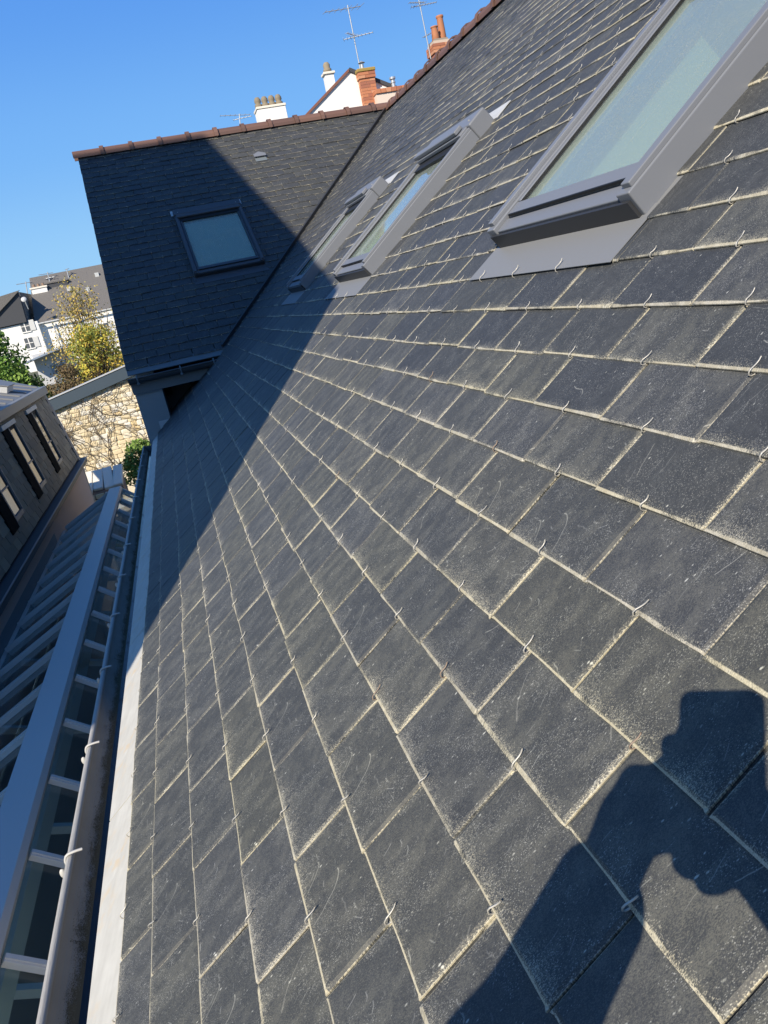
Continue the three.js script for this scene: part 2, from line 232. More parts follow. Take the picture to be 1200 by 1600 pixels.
// ---------------------------------------------------------------- main house
const house = tag(group('slate_roofed_house'), 'long slate roof with three skylights and zinc gutter filling the picture', 'house');
const WIN = [[1.345, 2.03, 1.83], [3.43, 4.10, 1.70], [5.15, 5.76, 1.70]].map(([a, b, y1]) => ({ x0: -b, x1: -a, y0: .785, y1 }));
{
  const U0 = -3, U1 = 13.2, EAVE = -.93, RIDGE = 4.37;
  const holes = WIN.map((w) => [[w.x0 + .05, w.y0 + .05], [w.x1 - .05, w.y0 + .05], [w.x1 - .05, w.y1 - .08], [w.x0 + .05, w.y1 - .08]]);
  const roof = mesh('roof', prism([[-U1, EAVE], [-U0, EAVE], [-U0, RIDGE], [-U1, RIDGE]], .03, mainM.clone().multiply(new THREE.Matrix4().makeTranslation(0, 0, -.035)), holes), M.dark, house);
  const cells = [], rects = WIN.flatMap((w) => [{ x0: w.x0 + .012, x1: w.x1 - .012, y0: w.y0 + .02, y1: w.y1 + .05 }, { x0: w.x0 - .018, x1: w.x1 + .018, y0: .66, y1: .79 }]);
  for (let k = -9; k <= 37; k++) {
    const y = k === -9 ? -.935 : .077 + k * GAUGE, off = .536 + (k & 1 ? .111 : 0), wave = .004 * Math.sin(k * 1.7);
    for (let n = -8; n < 58; n++) {
      const a = off + n * SW, b = a + SW; if (b > 12.6) continue; const vu = 8 + (y + .03) * C - .05; if (a > vu + .55 && y > .3) continue;
      for (const [p, q] of cut(-b, -a, y, rects)) { const un = (p + q) / 2; cells.push({ bare: .85 * sm(4.2, 6.6, -un), x: un, y: y + wave + .004 * (fbm(-un * .8, k * 3.1, 2) - .5) * 2, w: q - p, l: .004 * (fbm(-un * .45 + 7, y * .6, 2) - .5) }); }
    }
  }
  WIN_SKIP = WIN; layRoof(roof, mainM, cells, { lichen: (c) => 1.05 - .75 * sm(-.35, .7, c.y) + .2 * sm(2, 5, -c.x) });
  // ridge tiles
  for (let i = 0; i < 34; i++) ridgeTile(house, mp(10.95 - i * .38, RIDGE + .01, .02), mp(10.95 - i * .38 - .38, RIDGE + .01, .02));
  WIN.forEach((w, i) => skylight(house, mainM, w.x0, w.x1, w.y0, w.y1, { ajar: i > 0, pins: i < 2, h: .082, blind: i === 1 ? [0, .33] : i === 2 ? [0, .9] : null }));
  // zinc eave strip in welted lengths, then the half-round gutter with its bead, straps and standing water
  const strips = []; for (let i = 0; i < 10; i++) strips.push(box(-(9.6 - i * 1.0 - .006), -1.038, -.004, -(9.6 - (i + 1) * 1.0), -.90, .0035).applyMatrix4(mainM));
  for (const s of strips) mesh('eave_strip', s, M.strip, house);
  const gx = -.5115, gy = -1.185, gr = .0625, z0 = -7.75, z1 = 2.5, sec = [];
  for (let i = 0; i <= 14; i++) { const a = Math.PI * (1 + i / 14); sec.push([gx + Math.cos(a) * gr, gy + Math.sin(a) * gr]); }
  const outer = sec.map(([x, y]) => [gx + (x - gx) * 1.02, gy + (y - gy) * 1.02]).reverse();
  const gut = mesh('gutter', [prism([...sec, ...outer], z1 - z0, new THREE.Matrix4().makeTranslation(0, 0, z0))], M.gutter = std([.38, .36, .315], .6, { map: tex(512, (u, v) => { const b = fbm(u * 10, v * 10, 4); return mixc([.75, .75, .75], [1, 1, 1], b); }) }), house);
  mesh('gutter_bead', rod(V(gx - gr - .006, gy + .003, z0), V(gx - gr - .006, gy + .003, z1), .0088, 12), std([.42, .41, .38], .55, { bumpMap: slateBump, bumpScale: .002 }), gut);
  mesh('gutter_end', prism([...sec], .004, new THREE.Matrix4().makeTranslation(0, 0, z0 - .004)), M.zincOld, gut);
  // silt: an uneven brown bed along the bottom, and water standing over it
  const silt = new THREE.PlaneGeometry(.106, z1 - z0, 24, 60); silt.rotateX(-Math.PI / 2); silt.translate(gx, gy - gr + .012, (z0 + z1) / 2);
  { const p = silt.attributes.position, uv = silt.attributes.uv; for (let i = 0; i < p.count; i++) { const x = p.getX(i) - gx, bowl = gr - Math.sqrt(Math.max(0, gr * gr - x * x)); p.setY(i, gy - gr + bowl + .0012); uv.setXY(i, x / .106 + .5, p.getZ(i) / 1.4); } silt.computeVertexNormals(); }
  const siltA = tex(256, (u, v, i, j) => { const w = .7 * fbm(u * 9, v * 40, 4) + .3 * fbm(u * 30, v * 120, 2), d = Math.abs(u - .5) * 2; return hash(i, j) < sm(1.0, .42, d + (w - .5) * .6) ? 1 : 0; }, { srgb: false, h: 1024 });
  const siltC = tex(128, (u, v, i, j) => mixc([.085, .075, .045], [.18, .15, .09], fbm(u * 12, v * 12, 3) * .7 + .3 * hash(i, j)));
  mesh('gutter_silt', silt, std(0xffffff, .95, { map: siltC, alphaMap: siltA, alphaTest: .5, side: THREE.DoubleSide }), gut);
  const water = new THREE.PlaneGeometry(.05, z1 - z0, 1, 1); water.rotateX(-Math.PI / 2); water.translate(gx + .001, gy - gr + .0052, (z0 + z1) / 2);
  mesh('gutter_water', water, new THREE.MeshPhysicalMaterial({ color: new THREE.Color().setRGB(.02, .03, .04), roughness: .06, ior: 1.33, bumpMap: slateBump, bumpScale: .0006 }), gut);
  const straps = [-1.62, -2.1, -2.62, -3.14, -3.66, -4.2, -4.8, -5.4, -6, -6.6, -7.2];
  for (const z of straps) mesh('gutter_strap', [tube([V(gx - gr + .026, gy + .015, z - .002), V(gx - gr + .006, gy + .017, z), V(gx - gr - .012, gy + .014, z + .001), V(gx - gr - .0185, gy + .001, z + .002), V(gx - gr - .018, gy - .012, z + .004), V(gx - gr - .027, gy - .024, z + .007)], .0036, 12, 6), new THREE.SphereGeometry(.011, 10, 8).scale(.7, 1.2, .5).translate(gx - gr - .031, gy - .024, z + .01)], M.strapZinc ??= std([.5, .49, .46], .5), gut);
  // walls and gables
  mesh('wall', [box(-.36, -4.6, -7.6, -.16, -1.12, 3), box(6.2, -4.6, -13, 6.4, -1.0, 3)], M.wall, house);
  mesh('gable_wall', [prism([[-.35, -4.6], [-.35, -1.05], [3.83, 2.1], [6.3, .3], [6.3, -4.6]], .2, new THREE.Matrix4().makeTranslation(0, 0, 2.75))], M.wall, house);
  mesh('rear_roof', [prism([[-13, 0], [3, 0], [3, 4.4], [-13, 4.4]], .03, new THREE.Matrix4().makeBasis(V(0, 0, 1), V(-C, S, 0), V(-S, -C, 0)).setPosition(7.36, -.5, 0))], M.dark, house);
}
function ridgeTile(parent, a, b) {
  const d = b.clone().sub(a), L = d.length(); d.normalize(); const x = new THREE.Vector3().crossVectors(V(0, 1, 0), d).normalize(), m = new THREE.Matrix4().makeBasis(x, V(0, 1, 0), d).setPosition(a);
  const half = (r0, r1, z0, z1) => { const o = []; for (let k = 0; k <= 8; k++) { const t = Math.PI * (-.06 + 1.12 * k / 8); o.push([Math.cos(t), Math.sin(t)]); } const P = [], I = []; [[r0, z0], [r1, z1]].forEach(([r, z]) => { for (const q of [1, .86]) o.forEach(([cx, sy]) => P.push(cx * r * q * 1.1, sy * r * q - .035, z)); }); const n = 9, id = (ring, k) => ring * n + k; const q = (A, B, Cc, D) => I.push(A, B, Cc, A, Cc, D);
    for (let k = 0; k < 8; k++) { q(id(0, k), id(0, k + 1), id(2, k + 1), id(2, k)); q(id(1, k + 1), id(1, k), id(3, k), id(3, k + 1)); q(id(1, k), id(1, k + 1), id(0, k + 1), id(0, k)); q(id(2, k), id(2, k + 1), id(3, k + 1), id(3, k)); }
    const g = new THREE.BufferGeometry(); g.setAttribute('position', new THREE.Float32BufferAttribute(P, 3)); g.setIndex(I); const e = g.toNonIndexed(); e.computeVertexNormals(); return e; };
  const j = rr(-.003, .003), r = .085 + j;
  const g = merge([half(r, r * .97, -.02, L - .05), half(r * 1.24, r * 1.24, L - .05, L + .002)]).applyMatrix4(m); mesh('ridge_tile', g, RIDGE_MATS[Math.floor(rnd() * 3)], parent);
}

// ---------------------------------------------------------------- cross wing
const wing = tag(group('cross_wing'), 'steep slate wing across the far end with one small roof window and brown ridge', 'wing');
{
  const X0 = -.51, X1 = 4.3, Y0 = -.62, Y1 = 3.64;                        // local roof: x is world x, y up the slope from the valley mark
  const w = { x0: .42, x1: 1.215, y0: .62, y1: 1.86 };
  const roof = mesh('roof', prism([[X0 + .02, Y0 + .01], [X1, Y0 + .01], [X1 + .3, Y1], [X0 + .02, Y1]], .03, crossM.clone().multiply(new THREE.Matrix4().makeTranslation(0, 0, -.035)), [[[w.x0 + .05, w.y0 + .05], [w.x1 - .05, w.y0 + .05], [w.x1 - .05, w.y1 - .08], [w.x0 + .05, w.y1 - .08]]]), M.dark, wing);
  const cells = [], rects = [{ x0: w.x0 + .012, x1: w.x1 - .012, y0: w.y0, y1: w.y1 + .03 }];
  for (let k = 0; k < 37; k++) {
    const y = Y0 + k * GAUGE, lim = (y + .03 / S) * C + 1.2;
    for (let n = 0; n < 26; n++) { const a = Math.max(X0, X0 + n * SW - (k & 1 ? SW / 2 : 0)), b = X0 + (n + 1) * SW - (k & 1 ? SW / 2 : 0); if (a > lim) continue;
      for (const [p, q] of cut(a, b, y, rects)) cells.push({ x: (p + q) / 2, y: y + .003 * (rnd() - .5), w: q - p }); }
  }
  for (const c of cells) c.bare = 1; WIN_SKIP = [w]; layRoof(roof, crossM, cells, { lichen: () => .15, hooks: false, gap: .009, tilt: .07, spread: .003 });
  const pins = cells.filter((c, i) => i % 9 === 4 && c.y > .8).map((c) => HOOKS[0].clone().applyMatrix4(crossM.clone().multiply(new THREE.Matrix4().makeTranslation(c.x, c.y, .0135)))); mesh('slate_hook_field', mergeGeometries(pins), M.steel, roof, 'stuff');
  mesh('valley_shadow_line', [bar(V(.46, -.395 + .02, -7.49).add(V(0, .02, 0)), V(3.8, 2.185 + .02, -10.84).add(V(0, .02, 0)), .024, .036)], M.frameDark, wing);  // dark bar painted in for the shadow gap under the overhanging wing slates
  for (let i = 0; i < 13; i++) ridgeTile(wing, cp(X0 - .03 + i * .375, Y1 + .01, .02), cp(X0 - .03 + (i + 1) * .375, Y1 + .01, .02));
  skylight(wing, crossM, w.x0, w.x1, w.y0, w.y1, { h: .08, frame: std([.075, .08, .09], .5), blind: [0, .98], blindMat: std([.24, .3, .27], .85) });
  // roof vent: a small hooded louvre
  const vent = group('roof_vent', [0, 0, 0], wing), vx = 1.73, vy = 2.86, T = (g) => g.applyMatrix4(crossM);
  mesh('vent_tray', T(box(vx - .075, vy - .1, .018, vx + .075, vy - .02, .021)), M.zincOld, vent);
  mesh('vent_body', T(merge([box(vx - .068, vy - .01, .0, vx + .068, vy + .05, .036)])), M.frameDark, vent);
  for (let i = 0; i < 6; i++) mesh('vent_bar', T(box(vx - .066 + i * .024, vy - .02, .01, vx - .058 + i * .024, vy - .0105, .04)), M.zincOld, vent);
  mesh('vent_hood', T(prism([[-.08, 0], [.08, 0], [.08, .06], [0, .115], [-.08, .06]], .006, new THREE.Matrix4().makeTranslation(vx, vy - .025, .041))), M.frame, vent);
  // rear slope, gable and walls
  const zr = cp(0, Y1, 0).z, yr = cp(0, Y1, 0).y, ze = cp(0, Y0, 0).z, ye = cp(0, Y0, 0).y;
  mesh('rear_roof', prism([[0, 0], [4.9, 0], [4.9, Y1 - Y0 + .05], [0, Y1 - Y0 + .05]], .03, new THREE.Matrix4().makeBasis(V(-1, 0, 0), V(0, S, C), V(0, C, -S)).setPosition(4.4, ye - .03, 2 * zr - ze)), M.dark, wing);
  mesh('gable_wall', prism([[-.02 - ze, -4.6], [-.02 - ze, ye - .06], [-zr, yr - .07], [-(2 * zr - ze), ye - .06], [-(2 * zr - ze), -4.6]].map(([a, b]) => [a - .3 * (a === -.02 - ze ? -1 : 0), b]), .18, new THREE.Matrix4().makeBasis(V(0, 0, -1), V(0, 1, 0), V(1, 0, 0)).setPosition(X0 + .06, 0, 0)), M.wall, wing);
  mesh('verge', [bar(cp(X0 + .02, Y0, -.02), cp(X0 + .02, Y1, -.02), .012, .05, V(0, C, S))], M.timber, wing);
  mesh('back_wall', box(X0 + .24, -4.6, ze - .62, 1.6, ye - .02, ze - .5), M.dark, wing);
  for (let k = 0; k < 7; k++) for (let n = 0; n < 6; n++) { const x = X0 + .25 + n * .22 + (k & 1) * .11; mesh('wall_slate', box(x + .002, -1.12 + k * .115, ze - .503, x + .218, -1.12 + (k + 1) * .115 + .02, ze - .494 - .004 * (k & 1)), M.wallSlate ??= std([.045, .047, .053], .8), wing); }
  // eave: zinc strip, half-round gutter on straps, fascia, boxed corner
  mesh('eave_strip', box(X0 + .01, Y0 - .07, -.004, .62, Y0 + .04, .0045).applyMatrix4(crossM), M.zincOld, wing);
  const gz = ze + .075, gy = ye - .075, sec = []; for (let i = 0; i <= 10; i++) { const a = Math.PI * (1 + i / 10); sec.push([Math.cos(a) * .055, Math.sin(a) * .055]); }
  const gut = mesh('gutter', prism([...sec, ...sec.map(([x, y]) => [x * 1.04, y * 1.04]).reverse()], .9, new THREE.Matrix4().makeBasis(V(0, 0, -1), V(0, 1, 0), V(1, 0, 0)).setPosition(X0, gy, gz)), M.zincDark, wing);
  mesh('gutter_bead', rod(V(X0, gy, gz + .06), V(X0 + .9, gy, gz + .06), .009, 8), M.zincDark, gut);
  for (const x of [-.42, .0, .33]) mesh('gutter_strap', [tube([V(x, gy + .02, gz + .03), V(x, gy + .018, gz + .066), V(x, gy - .01, gz + .074), V(x, gy - .045, gz + .066)], .008, 8, 6), new THREE.SphereGeometry(.016, 8, 6).translate(x, gy - .055, gz + .062)], M.zincOld, gut);
  mesh('fascia', [box(X0 + .005, gy - .16, ze - .03, .46, gy - .02, ze + .012, .004)], M.zincOld, wing);
  mesh('soffit', box(X0 + .02, gy - .155, ze - .5, 1.2, gy - .135, ze - .035), M.timber, wing);
  mesh('corner_box', [box(X0 + .02, -1.2, ze - .5, X0 + .285, gy - .16, ze + .02, .006)], M.cornerZinc = std([.27, .3, .31], .45, { bumpMap: slateBump, bumpScale: .003 }), wing);
  mesh('corner_box_seam', [bar(V(X0 + .02, gy - .165, ze + .026), V(X0 + .285, gy - .165, ze + .026), .012, .012)], M.zincOld, wing);
  mesh('corner_box_patch', [box(X0 + .16, -1.14, ze + .0205, X0 + .288, -.93, ze + .027)], M.zinc, wing);
}

// ---------------------------------------------------------------- mansard house on the left
const mansard = tag(group('mansard_house', [-2.35, -4.6, -14.7]), 'mansard house on the left with narrow windows set in weathered slate cladding', 'house');
{
  mansard.position.set(0, 0, 0);
  const inc = 82 * Math.PI / 180, ci = Math.cos(inc), si = Math.sin(inc), H = 1.46, ZF = -14.72, ZN = -4.5, XB = -2.35, YB = -2.2;
  const fm = new THREE.Matrix4().makeBasis(V(0, 0, -1), V(-ci, si, 0), V(si, ci, 0)).setPosition(XB, YB, 0);       // facade: x = distance from the camera plane, y up the slope, z out
  const n = V(si, ci, 0), inv = fm.clone().invert(); const fp = (px, py) => hit(px, py, V(XB, YB, 0), n).applyMatrix4(inv);
  const F = (g) => g.applyMatrix4(fm);
  const facade = mesh('mansard_slope', F(box(-ZN, 0, -.2, -ZF, H, -.012)), M.dark, mansard);
  // windows measured on the slope: [near edge, far edge, sill, head]
  const wins = [[[16, 679], [67, 757]], [[53, 645], [97, 719]], [[-32, 716], [32, 806]]].map(([a, b]) => { const p = fp(...a), q = fp(...b); const y0 = Math.min(p.y, q.y), y1 = Math.max(p.y, q.y); return [p, q, y0, y1]; });
  const spec = [12.5, 10.66, 8.86, 7.0].map((x) => ({ x0: x, x1: x + .92, y0: .27, y1: 1.26 }));
  const cells = [], keep = [];
  const sw = .25, sg = .125;
  for (let k = 0; k < 11; k++) for (let i = 0; i < 45; i++) { const a = -ZN + i * sw + (k & 1 ? sw / 2 : 0); const b = a + sw; if (b > -ZF + .06) continue; const y = .03 + k * sg;
    for (const [p, q] of cut(a, b, y, spec.map((s) => ({ ...s, y1: s.y1 - .05 })))) cells.push({ p, q, y }); }
  const cm = [[.27, .23, .17], [.22, .19, .145], [.31, .265, .19], [.24, .205, .15]].map((c) => std(c, .85, { bumpMap: slateBump, bumpScale: .003 }));
  cells.sort((a, b) => b.p - a.p); const fieldGeo = [];
  cells.forEach((c, i) => { const g = F(box(c.p + .006, c.y, -.02, c.q - .006, c.y + sg + .03, -.004).applyMatrix4(new THREE.Matrix4().makeTranslation(0, -c.y, 0)).applyMatrix4(new THREE.Matrix4().makeRotationX(-.1)).applyMatrix4(new THREE.Matrix4().makeTranslation(0, c.y + rr(-.004, .004), .012 + rr(0, .006)))); if (c.p > 6.5 && keep.length < 300) { keep.push(1); mesh('cladding_slate', g, cm[Math.floor(rnd() * 4)], facade); } else fieldGeo.push(g); });
  if (fieldGeo.length) mesh('cladding_slate_field', fieldGeo, cm[0], facade, 'stuff');
  for (const s of spec) {
    const g = group('window', [0, 0, 0], mansard), P = (nm, geo, m) => mesh(nm, geo.map(F), m, g);
    P('pane', [box(s.x0 + .4, s.y0 + .06, -.014, s.x1 - .04, s.y1 - .08, -.009)], M.darkGlass ??= new THREE.MeshPhysicalMaterial({ color: new THREE.Color().setRGB(.02, .024, .022), roughness: .06, ior: 1.55, specularIntensity: 1 }));
    P('recess_shade', [box(s.x0, s.y0 - .06, -.06, s.x0 + .36, s.y1 - .02, .022, .004)], M.recessBlack ??= new THREE.MeshPhysicalMaterial({ color: new THREE.Color().setRGB(.006, .006, .006), roughness: 1, specularIntensity: .2 }));  // black box standing in for a deep recess, its shade put into the colour
    P('frame', [box(s.x0 + .365, s.y0 + .0, -.06, s.x0 + .4, s.y1 - .03, .026), box(s.x1 - .04, s.y0, -.06, s.x1 - .012, s.y1 - .03, .014), box(s.x0 + .405, s.y0, -.06, s.x1 - .045, s.y0 + .055, .012)], M.apron);
    P('head_flashing', [box(s.x0 + .02, s.y1 - .018, -.02, s.x1 - .0, s.y1 + .05, .035, .006)], M.zinc);
    P('glazing_bar', [box(s.x0 + .405, s.y0 + .38, -.008, s.x1 - .045, s.y0 + .4, .004)], M.apron);
    P('backing', [box(s.x0 + .02, s.y0, -.2, s.x1, s.y1, -.13)], M.dark);
  }
  // flat zinc top with kerb, sloping gently up to the back
  const TX = XB - ci * H, TY = YB + si * H;
  const sl = .335, tm = new THREE.Matrix4().makeBasis(V(-Math.cos(sl), Math.sin(sl), 0), V(0, 0, 1), V(Math.sin(sl), Math.cos(sl), 0)).setPosition(TX, TY, 0), TM = (g) => g.applyMatrix4(tm);
  mesh('low_roof', prism([[-.06, ZN], [-.06, ZF], [.9, -15.55], [3.4, -15.6], [3.4, ZN]], .06, tm.clone().multiply(new THREE.Matrix4().makeTranslation(0, 0, -.02))), M.zincTop = std([.2, .215, .23], .6, { bumpMap: slateBump, bumpScale: .004 }), mansard);
  mesh('roof_kerb', [box(TX - .02, TY - .09, ZF - .05, TX + .085, TY + .055, ZN, .01)], M.apron, mansard);
  for (let i = 0; i < 14; i++) mesh('roof_seam', TM(box(.06, -14.6 + i * .55, .04, 3.3, -14.575 + i * .55, .062)), M.apron, mansard);
  mesh('roof_hatch', [TM(box(.3, -13.75, .04, .62, -13.25, .15, .01))], M.zinc, mansard); mesh('roof_hatch_lid', [TM(box(.28, -13.77, .152, .64, -13.23, .17, .006))], M.apron, mansard);
  // gutter, rendered wall, skirting and end wall
  mesh('gutter', [box(XB - .03, YB - .1, ZF - .3, XB + .12, YB - .005, ZN, .012)], M.zincDark, mansard);
  mesh('gutter_bead', rod(V(XB + .125, YB - .01, ZF - .3), V(XB + .125, YB - .01, ZN), .012, 6), M.zincOld, mansard);
  mesh('wall', [box(XB - .3, -4.6, ZF + .02, XB + .03, YB - .105, ZN)], std([.5, .39, .34], .9, { bumpMap: slateBump, bumpScale: .004 }), mansard);
  mesh('end_wall', prism([[XB + .02, -4.6], [XB + .02, YB], [TX, TY - .03], [-5.2, TY - .03], [-5.2, -4.6]], .2, new THREE.Matrix4().makeTranslation(0, 0, ZF - .19)), std([.3, .27, .24], .9), mansard);
}

// ---------------------------------------------------------------- glazed conservatory in the courtyard
const cons = tag(group('conservatory'), 'long glazed lean-to conservatory with broad blue grey ridge cap below the gutter', 'conservatory');
{
  const ZF = -11.2, ZN = -.8, step = .61, RX0 = -1.525, RX1 = -1.315, RY = -2.2;
  mesh('ridge_cap', [prism([[RX0, RY - .03], [RX0 + .02, RY], [RX1 - .02, RY], [RX1, RY - .03], [RX1 - .02, RY - .09], [RX0 + .02, RY - .09]], 4.02, new THREE.Matrix4().makeTranslation(0, 0, ZF))], M.alu, cons);
  mesh('ridge_cap', [prism([[RX0 - .003, RY - .03], [RX0 + .018, RY + .003], [RX1 - .018, RY + .003], [RX1 + .003, RY - .03], [RX1 - .02, RY - .09], [RX0 + .02, RY - .09]], 6.4, new THREE.Matrix4().makeTranslation(0, 0, ZF + 4.01))], M.alu, cons);
  const rA = V(RX1 - .01, RY - .075, 0), rB = V(-.37, RY - .93, 0), lA = V(RX0 + .01, RY - .07, 0), lB = V(-2.26, -2.62, 0);
  const at = (p, z) => V(p.x, p.y, z); let i = 0;
  const glassR = new THREE.MeshPhysicalMaterial({ color: new THREE.Color().setRGB(.75, .86, .88), roughness: .03, transmission: 1, thickness: 0, ior: 1.6 });
  const slope = (a, b, nm, w, h, mat, glassMat) => {
    const d = b.clone().sub(a).normalize(), up = V(-d.y, d.x, 0); if (up.y < 0) up.negate();
    for (let z = ZF + .03; z < ZN; z += step) {
      mesh(nm, [bar(at(a, z).addScaledVector(up, .012), at(b, z).addScaledVector(up, .012), w, h, up, .004), bar(at(a, z).addScaledVector(up, .012 + h / 2 + .004), at(b, z).addScaledVector(up, .012 + h / 2 + .004), w * .55, .008, up)], mat, cons);
      if (z + step < ZN) mesh('pane', [bar(at(a, z + step / 2).addScaledVector(up, -.008), at(b, z + step / 2).addScaledVector(up, -.008), step - .012, .006, up)], glassMat, cons);
    }
  };
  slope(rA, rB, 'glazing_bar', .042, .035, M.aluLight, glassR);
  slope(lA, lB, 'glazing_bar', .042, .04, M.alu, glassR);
  mesh('eave_beam', [box(lB.x - .06, lB.y - .12, ZF, lB.x + .03, lB.y - .02, ZN, .006)], M.alu, cons);
  mesh('end_frame', [bar(V(RX0 + .1, RY - .1, ZF), V(lB.x, lB.y - .06, ZF), .05, .09), bar(V(RX1 - .1, RY - .1, ZF), V(rB.x - .05, rB.y - .03, ZF), .05, .09), box(lB.x, -4.6, ZF - .03, lB.x + .06, lB.y - .1, ZF + .03), box(RX0 + .06, -4.6, ZF - .03, RX0 + .14, RY - .1, ZF + .03)], M.alu, cons);
  for (let k = 0; k < 9; k++) mesh('tie_beam', [bar(V(-2.2, -2.78, ZF + .6 + k * 1.22), V(-.38, -3.3, ZF + .9 + k * 1.22), .035, .06)], M.alu, cons);
  mesh('inner_beam', [bar(V(RX0 + .1, RY - .3, ZF), V(RX0 + .1, RY - .3, ZN), .06, .12)], M.aluLight, cons);
  mesh('side_wall', [box(lB.x - .05, -4.6, ZF + .03, lB.x + .0, lB.y - .125, ZN)], std([.3, .3, .3], .9), cons);
  mesh('floor', box(-2.2, -4.6, ZF + .05, -.37, -4.54, ZN), std([.05, .05, .05], .5), cons);
  mesh('parapet', box(-2.34, -4.6, -10.6, -2.318, -2.5, ZN), M.zincOld, cons);
  mesh('pale_floor_slab', box(-1.6, -4.538, -2.9, -.7, -4.53, -1.2), std([.5, .46, .38], .95), cons);  // thin pale slab lying on the floor
}

// ---------------------------------------------------------------- rubble boundary wall with a zinc coping, creeper, low wall and shrubs
{
  const Z = -20, wall = tag(group('stone_wall', [-2.2, -4.6, Z]), 'sunlit rubble stone wall of yellow limestone behind the courtyard', 'wall'), top = (x) => 3.37 + (x - .0) * .198;   // local x
  mesh('mortar_bed', prism([[-2.2, 0], [2.8, 0], [2.8, top(2.8)], [-2.2, top(-2.2)]], .32, new THREE.Matrix4().makeTranslation(0, 0, -.35)), std([.76, .67, .51], .95, { bumpMap: slateBump, bumpScale: .012 }), wall);
  const sc = [[.78, .68, .48], [.8, .73, .57], [.76, .64, .42], [.8, .76, .66], [.84, .78, .66], [.76, .6, .34]].map((c) => std(c, .92, { bumpMap: slateBump, bumpScale: .012 }));
  let y = .95, n = 0; const list = [];
  while (y < 3.95) { const h = rr(.09, .15); let x = -1.6 + rr(-.15, 0); while (x < 1.1) { const w = rr(.11, .29); list.push([x, y, w, h]); x += w; } y += h; }
  for (const [x, yy, w, h] of list) {
    if (yy + h * .3 > top(x) || n >= 298) continue;
    const g = new THREE.IcosahedronGeometry(1, 2).toNonIndexed(), p = g.attributes.position, o = n * 17.3;
    for (let i = 0; i < p.count; i++) { const a = p.getX(i), b = p.getY(i), c = p.getZ(i), k = (q) => Math.sign(q) * Math.pow(Math.abs(q), .5), r = .84 + .3 * noise(a * 1.7 + o + 9, b * 1.7 + c + 7); p.setXYZ(i, x + w / 2 + k(a) * w * .5 * r, yy + h / 2 + k(b) * h * .5 * r, -.03 + k(c) * .032 * r); }
    g.computeVertexNormals(); n++;
    mesh('stone', uvBox(g), sc[Math.floor(rnd() * 4) + (fbm(x * 1.3 + 4, yy * 1.3, 2) > .6 ? 2 : 0)], wall);
  }
  const a0 = V(-1.9, top(-1.9), -.14), a1 = V(2.6, top(2.6), -.14);
  mesh('coping', [bar(a0, a1, .5, .3, V(0, 1, 0), .012)], std([.06, .085, .11], .45), wall);
  mesh('coping_top', [bar(a0.clone().add(V(0, .165, 0)), a1.clone().add(V(0, .165, 0)), .54, .022, V(0, 1, 0))], M.zinc, wall);
  // leafless creeper spread over the stones
  const vine = tag(group('creeper', [-2.2, -4.6, Z]), 'leafless creeper with dark stems spread over the stone wall', 'climbing plant'), stems = [];
  const grow = (x, yy, a, r, L) => { if (r < .004 || L < 1) return; const pts = [V(x, yy, .03)]; for (let i = 0; i < L; i++) { a += rr(-.5, .5); x += Math.cos(a) * .13; yy += Math.sin(a) * .13; if (x < -1.4 || x > 1.3 || yy < .8 || yy > top(x) - .1) break; pts.push(V(x, yy, .022 + rnd() * .03)); if (rnd() < .33) grow(x, yy, a + (rnd() < .5 ? -1 : 1) * rr(.5, 1.3), r * .66, L * .75); } if (pts.length > 2) stems.push(tube(pts, r, pts.length * 2, 4)); };
  for (let i = 0; i < 4; i++) grow(rr(-.3, 1.1), .95, rr(.5, 2.8), .010, 16);
  for (let i = 0; i < 2; i++) grow(1.2, rr(1.3, 2.9), rr(2.5, 3.6), .009, 14);
  mesh('stem', stems, std([.13, .1, .07], .9), vine);
  // low wall in front with sloping pale cap stones
  const lw = tag(group('low_wall', [-3.1, -4.6, -18]), 'low broken stone wall with a sloping pale top below the rubble wall', 'wall');
  mesh('wall_body', prism([[0, 0], [.75, 0], [.75, 1.2], [0, 1.5]], 1.1, new THREE.Matrix4().makeBasis(V(0, 0, 1), V(0, 1, 0), V(-1, 0, 0)).setPosition(1.1, 0, 0)), std([.36, .25, .2], .95, { bumpMap: slateBump, bumpScale: .02 }), lw);
  for (let i = 0; i < 5; i++) mesh('cap_stone', [new RoundedBoxGeometry(.225, .08, rr(.8, .9), 1, .025).rotateX(.38).rotateY(rr(-.05, .05)).translate(.1 + i * .23, 1.4 + rr(-.02, .02), .38 + rr(-.03, .03))], sc[3 + (i % 2)], lw);
  for (let k = 0; k < 3; k++) for (let i = 0; i < 5; i++) mesh('stone', uvBox(new RoundedBoxGeometry(.2, .11, .07, 1, .02).translate(.11 + i * .22 + (k & 1) * .05, 1.1 - k * .125, .76)), sc[(i + k) % 4], lw);
}

